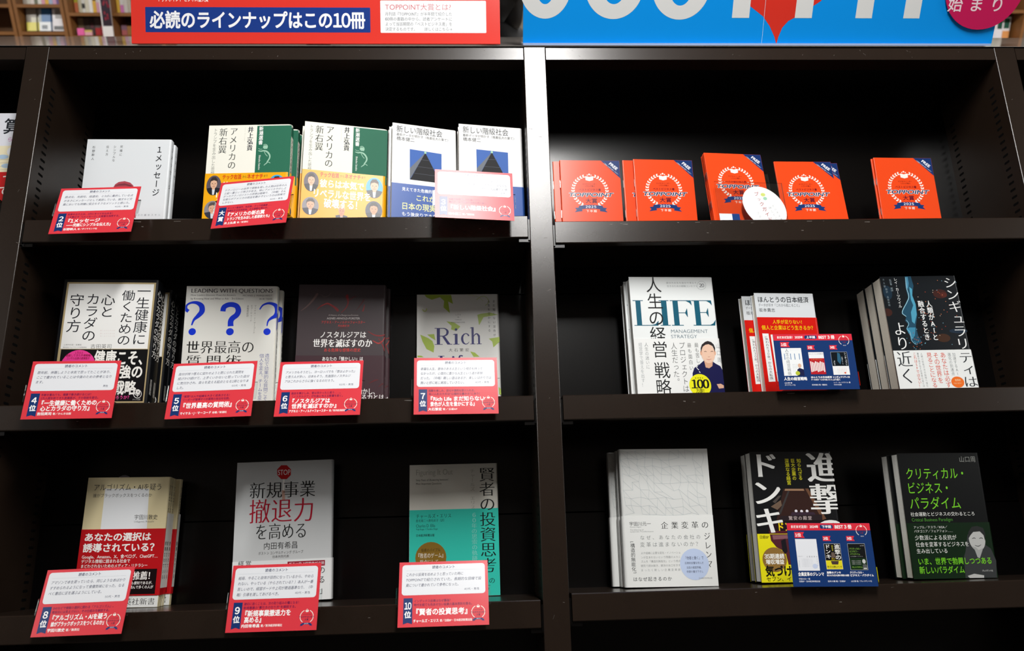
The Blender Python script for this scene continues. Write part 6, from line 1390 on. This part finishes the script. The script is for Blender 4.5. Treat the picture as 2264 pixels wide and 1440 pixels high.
# ------------------------------------------------------------------ signs on top of the rack
def sign_sheet(W, H): return sheet(W, H)
RW, RH = 605.5, 300
lean = R(-20.5)
root = empty('sign_board', Matrix.Translation((.1390 + RW / 2000, .6015, top.z + .0030)) @ Matrix.Rotation(lean, 4, 'X'))
mb = MB(); mb.box(-RW / 2000, RW / 2000, 0, .004, .0, RH / 1000, paper('#dd382e', 'gloss'))
s = sheet(RW, RH); Y = lambda z: RH - z
s.rect(22.8, Y(59.5), 389.8, Y(18.2), '#1c3a86', 1.2)
s.h('必読のラインナップはこの10冊', 30.5, 380.7, Y(38.7), 26.5, '#f1f3f7', 'h')
s.rect(406.5, Y(71.6), 582.4, Y(17.8), '#eff2f5', 1.5)
s.h('TOPPOINT大賞とは?', 414.6, 523.7, Y(60.9), 10.6, '#d05560', 'l')
for i, tx in enumerate(('月刊誌『TOPPOINT』が半年間で紹介した', '60冊の書籍の中から、読者アンケートに', 'よって当該期間の「ベストビジネス書」を', '決定するものです。　　詳しくはこちら→')): s.h(tx, 414.4, 525.6, Y((49.2, 40.8, 32.5, 24.0)[i]), 6.0, '#4c5058', 'l')
s.h('トップポイント', 43.3, 83, Y(73.2), 9.5, '#fbeeea', 'b'); s.h('ビジネス書大賞', 86, 125, Y(73.2), 9.5, '#fbeeea', 'b')
s.h('ベストビジネス書大賞', 40, 560, Y(150), 44, '#fbeeea', 'h')
s.onto(mb, lambda x, y, e: (x / 1000 - RW / 2000, -e / 1000, (RH - y) / 1000), 'gloss'); mb.build('panel', root)
mb = MB(); mb.box(-.02, .02, .004, .007, .0, .22, paper('#9a9a9a')); mb.add([(-.02, .006, .2), (.02, .006, .2), (.02, .10, .0376), (-.02, .10, .0376)], [(0, 1, 2, 3)], paper('#9a9a9a')); mb.build('easel_back', root)
tag(root, 'red sign board with a navy strip of white lettering and a white text box', 'sign')

BW, BH = 805, 330
root = empty('sign_board', Matrix.Translation((.7822 + BW / 2000, .5950, top.z + .0010)))
mb = MB(); mb.box(-BW / 2000, BW / 2000, 0, .006, .0035, BH / 1000, paper('#0892ea', 'satin'))
s = sheet(BW, BH); Y = lambda z: BH - z; wt = '#dcdedd'; rd = '#d93427'
# red heart-shaped pin and its neighbour first, letters over it
s.poly([(378.1, Y(200)), (378.1, Y(69.4)), (379, Y(61.3)), (402.1, Y(45.9)), (415.3, Y(30.4)), (425.3, Y(13.7)), (430.2, Y(1.5)), (432.1, Y(13.7)), (437, Y(28.4)), (445.9, Y(38.8)), (460, Y(46)), (496.9, Y(69.8)), (520, Y(100)), (520, Y(200))], rd)
def bowl(cx, w, bot, inner_bot, side, left_top, right_top):
    zc = 92; ho, hi = bot - zc, inner_bot - zc
    out = [(cx + w * math.cos(R(a)), zc + abs(ho) * math.sin(R(a))) for a in range(180, 361, 4)]
    inn = [(cx + (w - side) * math.cos(R(a)), zc + abs(hi) * math.sin(R(a))) for a in range(360, 179, -4)]
    pts = out + [(cx + w, right_top), (cx + w - side, right_top)] + inn + [(cx - w + side, left_top), (cx - w, left_top)]
    s.poly([(x, Y(z)) for x, z in pts], wt)
bowl(36, 42.5, 41.4, 63.6, 27, 100, 290); bowl(149.6, 48.5, 41, 64, 29, 290, 290); bowl(260.4, 48.5, 40.4, 62.1, 29, 104, 125)
s.stroke([(290, Y(120)), (280, Y(155)), (250, Y(172)), (232, Y(195)), (236, Y(240)), (262, Y(268)), (292, Y(250))], 28, wt)
for x0, x1, zt in ((349.4, 378.6, 290), (456.2, 485.3, 290), (560, 588.3, 290), (642.5, 670.4, 290)): s.rect(x0, Y(zt), x1, Y(43.4), wt)
s.rect(322, Y(290), 406, Y(265), wt); s.rect(456, Y(290), 530, Y(265), wt); s.rect(456, Y(190), 520, Y(166), wt); s.rect(612, Y(290), 700, Y(265), wt)
s.stroke([(402.5, Y(160)), (404.6, Y(.6))], .5, '#cfe3f2')
s.onto(mb, lambda x, y, e: (x / 1000 - BW / 2000, -e / 1000, (BH - y) / 1000), 'satin'); blue = mb.build('panel', root)
mb = MB(); mb.box(-BW / 2000, BW / 2000 - .004, -.006, .05, 0, .0035, paper('#9db4dd', 'gloss')); mb.build('base_strip', root)
mb = MB(); n = 48; cxb, czb, rb = .7728 - BW / 2000, .0938, .0680
prof = [(cxb + rb * math.cos(i / n * 6.2832), czb + rb * math.sin(i / n * 6.2832)) for i in range(n)]
pm = paper('#c41f58', 'gloss')
mb.add([(x, -.0045, z) for x, z in prof] + [(x, -.0032, z) for x, z in prof], [tuple(range(n)), tuple(range(2 * n - 1, n - 1, -1))] + [(i, (i + 1) % n, n + (i + 1) % n, n + i) for i in range(n)], pm)
mb.box(cxb - .03, cxb - .005, -.0032, 0, czb - .03, czb + .03, pm)
s = sheet(136, 136); s.h('始まり', 9, 106, 96, 22, '#f0d8e0', 'b'); s.h('新生活の', 22, 112, 64, 20, '#f0d8e0', 'b'); s.h('春の', 45, 90, 34, 18, '#f0d8e0', 'b')
s.onto(mb, lambda x, y, e: (cxb - rb + x / 1000, -.0045 - e / 1000, czb + rb - y / 1000), 'gloss'); o = mb.build('round_badge', blue); o['label'] = 'crimson round badge with white lettering'
tag(root, 'blue sign board with large white capitals, a red pointed shape and a crimson round badge', 'sign')

# ------------------------------------------------------------------ shop behind
FL = mat('shop_floor', '#8a8078', rough=.35, noise=.08, nscale=6)
mb = MB(); mb.box(-9, 11, -6, 10, -.05, 0, FL); structure(mb.build('floor'))
mb = MB(); mb.box(-9, 11, -6, 10, 3.0, 3.05, mat('ceiling_white', '#d8d6d0', rough=.8)); structure(mb.build('ceiling'))
mb = MB(); mb.box(-9, 11, 9.9, 10, 0, 3.0, mat('wall_cream', '#c9c2b4', rough=.8, noise=.04)); structure(mb.build('wall_back'))
WOOD = mat('oak_veneer', '#80542a', rough=.5, noise=.22, nscale=9)
YB = 7.0
def wood_case(x0, x1, boards, label):
    root = empty('wooden_bookcase', Matrix.Translation(((x0 + x1) / 2, YB, 0))); h = (x1 - x0) / 2
    for sg in (-1, 1):
        a = MB(); a.box(min(sg * h, sg * (h - .03)), max(sg * h, sg * (h - .03)), 0, .3, 0, 2.1, WOOD); a.build('side_panel', root)
    for z in boards:
        a = MB(); a.box(-h + .03, h - .03, .0, .29, z - .028, z, WOOD); a.build('shelf', root)
    a = MB(); a.box(-h + .03, h - .03, .29, .3, 0, 2.1, mat('oak_back', '#5a3c20', rough=.7)); a.build('back_panel', root)
    tag(root, label, 'bookcase')
def bg_book(x0, x1, z, h, cols, lean_back, label, face=True, depth=.10):
    root_name = 'book'; W = x1 - x0
    a = MB(); t = .018; m0 = paper(cols[0])
    a.box(-W / 2, W / 2, 0, t, 0, h, m0)
    for (u0, v0, u1, v1, c) in cols[1:]: a.add([(-W / 2 + u0 * W, -.0006, h * (1 - v0)), (-W / 2 + u1 * W, -.0006, h * (1 - v0)), (-W / 2 + u1 * W, -.0006, h * (1 - v1)), (-W / 2 + u0 * W, -.0006, h * (1 - v1))], [(0, 1, 2, 3)], paper(c))
    o = a.build(root_name, None); o.matrix_world = Matrix.Translation(((x0 + x1) / 2, YB + depth, z + .0008 + t * math.sin(R(lean_back)))) @ Matrix.Rotation(R(-lean_back), 4, 'X')
    tag(o, label, 'book', 'books on the wooden bookcases')

L = [(-3.80, -3.395, (1.484, 1.2535, .95, .65), 'wooden bookcase farthest along, its boards set slightly higher'), (-3.385, -2.95, (1.484, 1.2535, .95, .65), 'wooden bookcase with three tilted picture books on its lower board'), (-2.94, -2.575, (1.4143, 1.220, .92, .62), 'wooden bookcase with dark magazines and a pink item, boards set lower'), (-2.565, -2.10, (1.4143, 1.220, .92, .62), 'wooden bookcase half hidden behind the red sign'), (5.20, 5.95, (1.462, 1.19, .9, .6), 'wooden bookcase beyond the blue sign, with white and green books')]
for x0, x1, bd, lb in L: wood_case(x0, x1, [1.76] + list(bd), lb)

def row(x0, x1, z, items):
    n = len(items); x = x0
    for wd, h, cols, lb in items:
        bg_book(x, x + wd - .002, z, h, cols, 6, lb, depth=.12); x += wd
row(-3.352, 0, 1.484, [(.034, .16, ['#c9c4b8'], 'grey-cream spine on the upper board, first from the post'), (.03, .17, ['#d8d8cc', (0, .2, 1, .4, '#8a9a6a')], 'pale green-banded spine on the upper board'), (.036, .16, ['#ddd6d0'], 'off-white spine beside the green-banded one'), (.03, .17, ['#6f7460'], 'olive spine on the upper board'), (.034, .16, ['#dcdcd4'], 'white spine between olive and pink ones'), (.03, .165, ['#d99cb0'], 'pink spine on the upper board'), (.034, .16, ['#e0b24a'], 'yellow spine on the upper board'), (.034, .15, ['#cdd4dc', (0, .5, 1, 1, '#a0b4d0')], 'pale blue spine next to the yellow one'), (.034, .16, ['#d8a8c8'], 'lilac pink spine on the upper board'), (.03, .16, ['#7a62a8'], 'purple spine at the end of the upper board')])
z = 1.2535
for k in range(5): bg_book(-3.335 + .022 * k, -3.335 + .022 * k + .085, z, .20, ['#8d877c', (0, .62, 1, 1, '#d8cf58'), (.5, .4, 1, .62, '#c9c6b0')] , 16, ['grey book with yellow foot, front of a tilted fan', 'second grey and yellow book of the tilted fan', 'third grey and yellow book of the tilted fan', 'fourth grey and yellow book of the tilted fan', 'rearmost grey and yellow book of the tilted fan'][k], depth=.06 + .021 * k)
for k in range(2): bg_book(-3.222 + .02 * k, -3.222 + .02 * k + .10, z, .198, ['#3a6a9c', (0, .6, 1, 1, '#dfe4e6'), (.2, .74, .7, .92, '#3f8fcf'), (0, 0, .2, .6, '#9aa4a8')], 16, ['blue picture book with white foot on the lower board', 'second blue picture book behind the first'][k], depth=.06 + .021 * k)
for k in range(2): bg_book(-3.105 + .02 * k, -3.105 + .02 * k + .10, z, .198, ['#d8d4d6', (.25, .05, .85, .45, '#8f8a86'), (.1, .78, .95, .95, '#2a2c2c')], 16, ['white book with grey picture and black foot on the lower board', 'second white and grey book behind the first'][k], depth=.06 + .021 * k)
row(-2.905, 0, 1.4143, [(.034, .17, ['#c8c040', (0, .5, 1, 1, '#d8805a')], 'yellow and orange spine at the start of the second case'), (.03, .18, ['#d8d4b8'], 'cream spine beside the yellow and orange one'), (.03, .17, ['#dcdcd4', (0, .55, 1, .8, '#3a3a38')], 'white spine with black patch'), (.034, .18, ['#d0ccb8'], 'beige spine after the black patch'), (.034, .17, ['#e4e4e0'], 'white spine before the amber one'), (.032, .10, ['#e0b040'], 'short amber spine in the second case'), (.034, .17, ['#d8d0d4', (0, .5, 1, 1, '#dfa8c0')], 'white spine with pink foot'), (.036, .17, ['#dcdcd8', (0, .5, 1, 1, '#e2a4c0')], 'white spine with pink foot, last in the row')])
row(-2.905, 0, 1.220, [(.05, .15, ['#7a6a50', (0, .6, 1, 1, '#a89a80')], 'brown magazine at the start of the lower board'), (.05, .15, ['#4a3c34'], 'dark brown magazine beside it'), (.05, .15, ['#3e3230', (.2, .3, .8, .6, '#5c3038')], 'dark magazine with maroon patch'), (.05, .155, ['#5a4a48', (0, .6, 1, 1, '#b02c30')], 'dark magazine with red foot'), (.05, .155, ['#6a2430', (.1, .5, .9, 1, '#c03038')], 'red magazine on the lower board'), (.05, .15, ['#6c6874'], 'grey-violet magazine ending the lower board')])
bg_book(-2.88, -2.82, 1.220, .06, ['#e060a0'], 8, 'small bright pink booklet on the lower board', depth=.03)
bg_book(-2.815, -2.75, 1.220, .045, ['#d8a0a8', (0, 0, 1, .4, '#c8b060')], 8, 'small pale pink and tan booklet on the lower board', depth=.03)
row(-2.53, 0, 1.4143, [(.03, .15, ['#d8b048'], 'mustard spine just before the red sign'), (.034, .13, ['#e0e0dc', (0, .5, 1, 1, '#d884c0')], 'white spine with magenta foot'), (.034, .13, ['#dcd8d0'], 'off-white spine before the red sign'), (.03, .12, ['#c8c0b0'], 'tan spine before the red sign')])
row(-2.52, 0, 1.220, [(.05, .09, ['#8a6878', (0, .5, 1, 1, '#b86868')], 'mauve booklet at the foot of the half hidden case'), (.05, .08, ['#a87848'], 'orange-brown booklet beside the mauve one'), (.05, .08, ['#c0b0a0'], 'pale booklet before the red sign'), (.05, .09, ['#b04838'], 'brick red booklet before the red sign')])
row(5.62, 0, 1.19, [(.13, .21, ['#dcd8dc', (.14, .06, .92, .52, '#1c4a3a')], 'white book with dark green cover panel beyond the blue sign'), (.07, .21, ['#e0dce0', (.2, .06, .9, .52, '#1c4a3a')], 'narrow white book with green panel, second beyond the blue sign'), (.07, .21, ['#dcd8d8', (.1, .06, .9, .5, '#1c4a3a'), (0, .6, 1, 1, '#d89458')], 'white and green book with orange foot beyond the blue sign')])
row(5.68, 0, 1.462, [(.05, .16, ['#dfe4dc'], 'white spine on the board above the green books'), (.05, .15, ['#cfd4c8'], 'pale grey-green spine on the board above the green books'), (.05, .16, ['#dcdcd4'], 'off-white spine on the board above the green books')])
# tall poster on the side of the second and third cases
a = MB(); a.box(-.045, .045, 0, .012, 0, .42, paper('#d8d4d2')); a.add([(-.035, -.0006, .41), (.045, -.0006, .41), (.045, -.0006, .10), (-.035, -.0006, .10)], [(0, 1, 2, 3)], paper('#2a1c28'))
rnd = random.Random(3)
for _ in range(16):
    x, zz = rnd.uniform(-.03, .03), rnd.uniform(.14, .38); a.add([(x, -.0012, zz), (x + .012, -.0012, zz + .004), (x + .010, -.0012, zz + .03), (x - .002, -.0012, zz + .024)], [(0, 1, 2, 3)], paper('#8a2434'))
o = a.build('poster_board', None); o.matrix_world = Matrix.Translation((-2.56, YB - .085, 1.203)) @ Matrix.Rotation(R(-6), 4, 'X'); tag(o, 'tall dark red and white poster board leaning at the bookcase post', 'poster')
a = MB(); a.box(-2.75, -2.36, YB - .12, YB - .0005, 0, 1.2, mat('low_shelf_wood', '#7d5530', rough=.5)); o = a.build('low_cabinet', None); tag(o, 'low wooden cabinet in front of the bookcases, under the poster', 'cabinet')

# person between the two signs
def skin_body(name, pts, edges, rad, mt, parent=None, sub=2):
    me = bpy.data.meshes.new(name); me.from_pydata(pts, edges, []); o = bpy.data.objects.new(name, me); COL.objects.link(o)
    md = o.modifiers.new('s', 'SKIN'); me.skin_vertices[0].data[0].use_root = True
    for i, r_ in enumerate(rad): me.skin_vertices[0].data[i].radius = (r_, r_) if not isinstance(r_, tuple) else r_
    o.modifiers.new('u', 'SUBSURF').levels = sub; o.modifiers['u'].render_levels = sub
    dg = bpy.context.evaluated_depsgraph_get(); dg.update(); m2 = bpy.data.meshes.new_from_object(o.evaluated_get(dg)); o.modifiers.clear(); o.data = m2
    m2.materials.clear(); m2.materials.append(mt); m2.polygons.foreach_set('use_smooth', [True] * len(m2.polygons)); o.parent = parent; return o
px, py = .85, 3.6
root = empty('person', Matrix.Translation((px, py, 0)) @ Matrix.Rotation(R(-22), 4, 'Z'))
SK = mat('skin', '#c99a7c', rough=.55); DK = mat('dark_jacket', '#15161a', rough=.85, noise=.1); TR = mat('dark_trousers', '#1b1c22', rough=.9)
# facing the negative x side
pts = [(0, 0, .84), (0, 0, 1.0), (-.01, 0, 1.14), (0, 0, 1.24), (-.012, 0, 1.31), (-.03, 0, 1.40), (-.03, 0, 1.46), (0, -.17, 1.22), (-.02, -.20, .99), (-.12, -.19, .82), (-.17, -.185, .75), (0, .17, 1.22), (-.02, .20, .99), (-.12, .19, .82), (-.17, .185, .75), (0, -.085, .78), (-.01, -.09, .44), (.01, -.09, .07), (-.12, -.09, .035), (0, .085, .78), (-.01, .09, .44), (.01, .09, .07), (-.12, .09, .035)]
ed = [(0, 1), (1, 2), (2, 3), (3, 4), (4, 5), (5, 6), (3, 7), (7, 8), (8, 9), (9, 10), (3, 11), (11, 12), (12, 13), (13, 14), (0, 15), (15, 16), (16, 17), (17, 18), (0, 19), (19, 20), (20, 21), (21, 22)]
rad = [(.13, .11), (.12, .095), (.135, .10), (.11, .09), .047, (.082, .10), (.06, .08), .052, .042, .034, .028, .052, .042, .034, .028, .08, .055, .042, .036, .08, .055, .042, .036]
skin_body('body', pts, ed, rad, SK, root)
hp = [(.012, 0, 1.455), (.045, 0, 1.43), (.052, 0, 1.37), (.045, 0, 1.30), (-.045, 0, 1.485)]
skin_body('hair', hp, [(0, 1), (1, 2), (2, 3), (0, 4)], [(.094, .088), (.085, .08), (.078, .072), (.058, .05), (.055, .065)], mat('black_hair', '#0d0b0b', rough=.5), root)
jp = [(0, 0, .80), (0, 0, 1.0), (-.01, 0, 1.14), (0, 0, 1.25), (.012, 0, 1.375), (0, -.17, 1.245), (-.02, -.20, .99), (-.11, -.192, .84), (0, .17, 1.245), (-.02, .20, .99), (-.11, .192, .84)]
skin_body('jacket', jp, [(0, 1), (1, 2), (2, 3), (3, 4), (3, 5), (5, 6), (6, 7), (3, 8), (8, 9), (9, 10)], [(.165, .14), (.145, .12), (.155, .12), (.14, .12), (.085, .08), .075, .058, .048, .075, .058, .048], DK, root)
tp = [(0, 0, .82), (0, -.085, .78), (-.01, -.09, .44), (.01, -.09, .09), (0, .085, .78), (-.01, .09, .44), (.01, .09, .09)]
skin_body('trousers', tp, [(0, 1), (1, 2), (2, 3), (0, 4), (4, 5), (5, 6)], [(.15, .125), .095, .068, .055, .095, .068, .055], TR, root)
tag(root, 'person in a dark jacket with black hair, seen between the red and blue signs', 'person')

for o in list(bpy.data.objects):
    if 'used' in o: del o['used']
bpy.data.objects.remove(FO); bpy.data.curves.remove(FC)
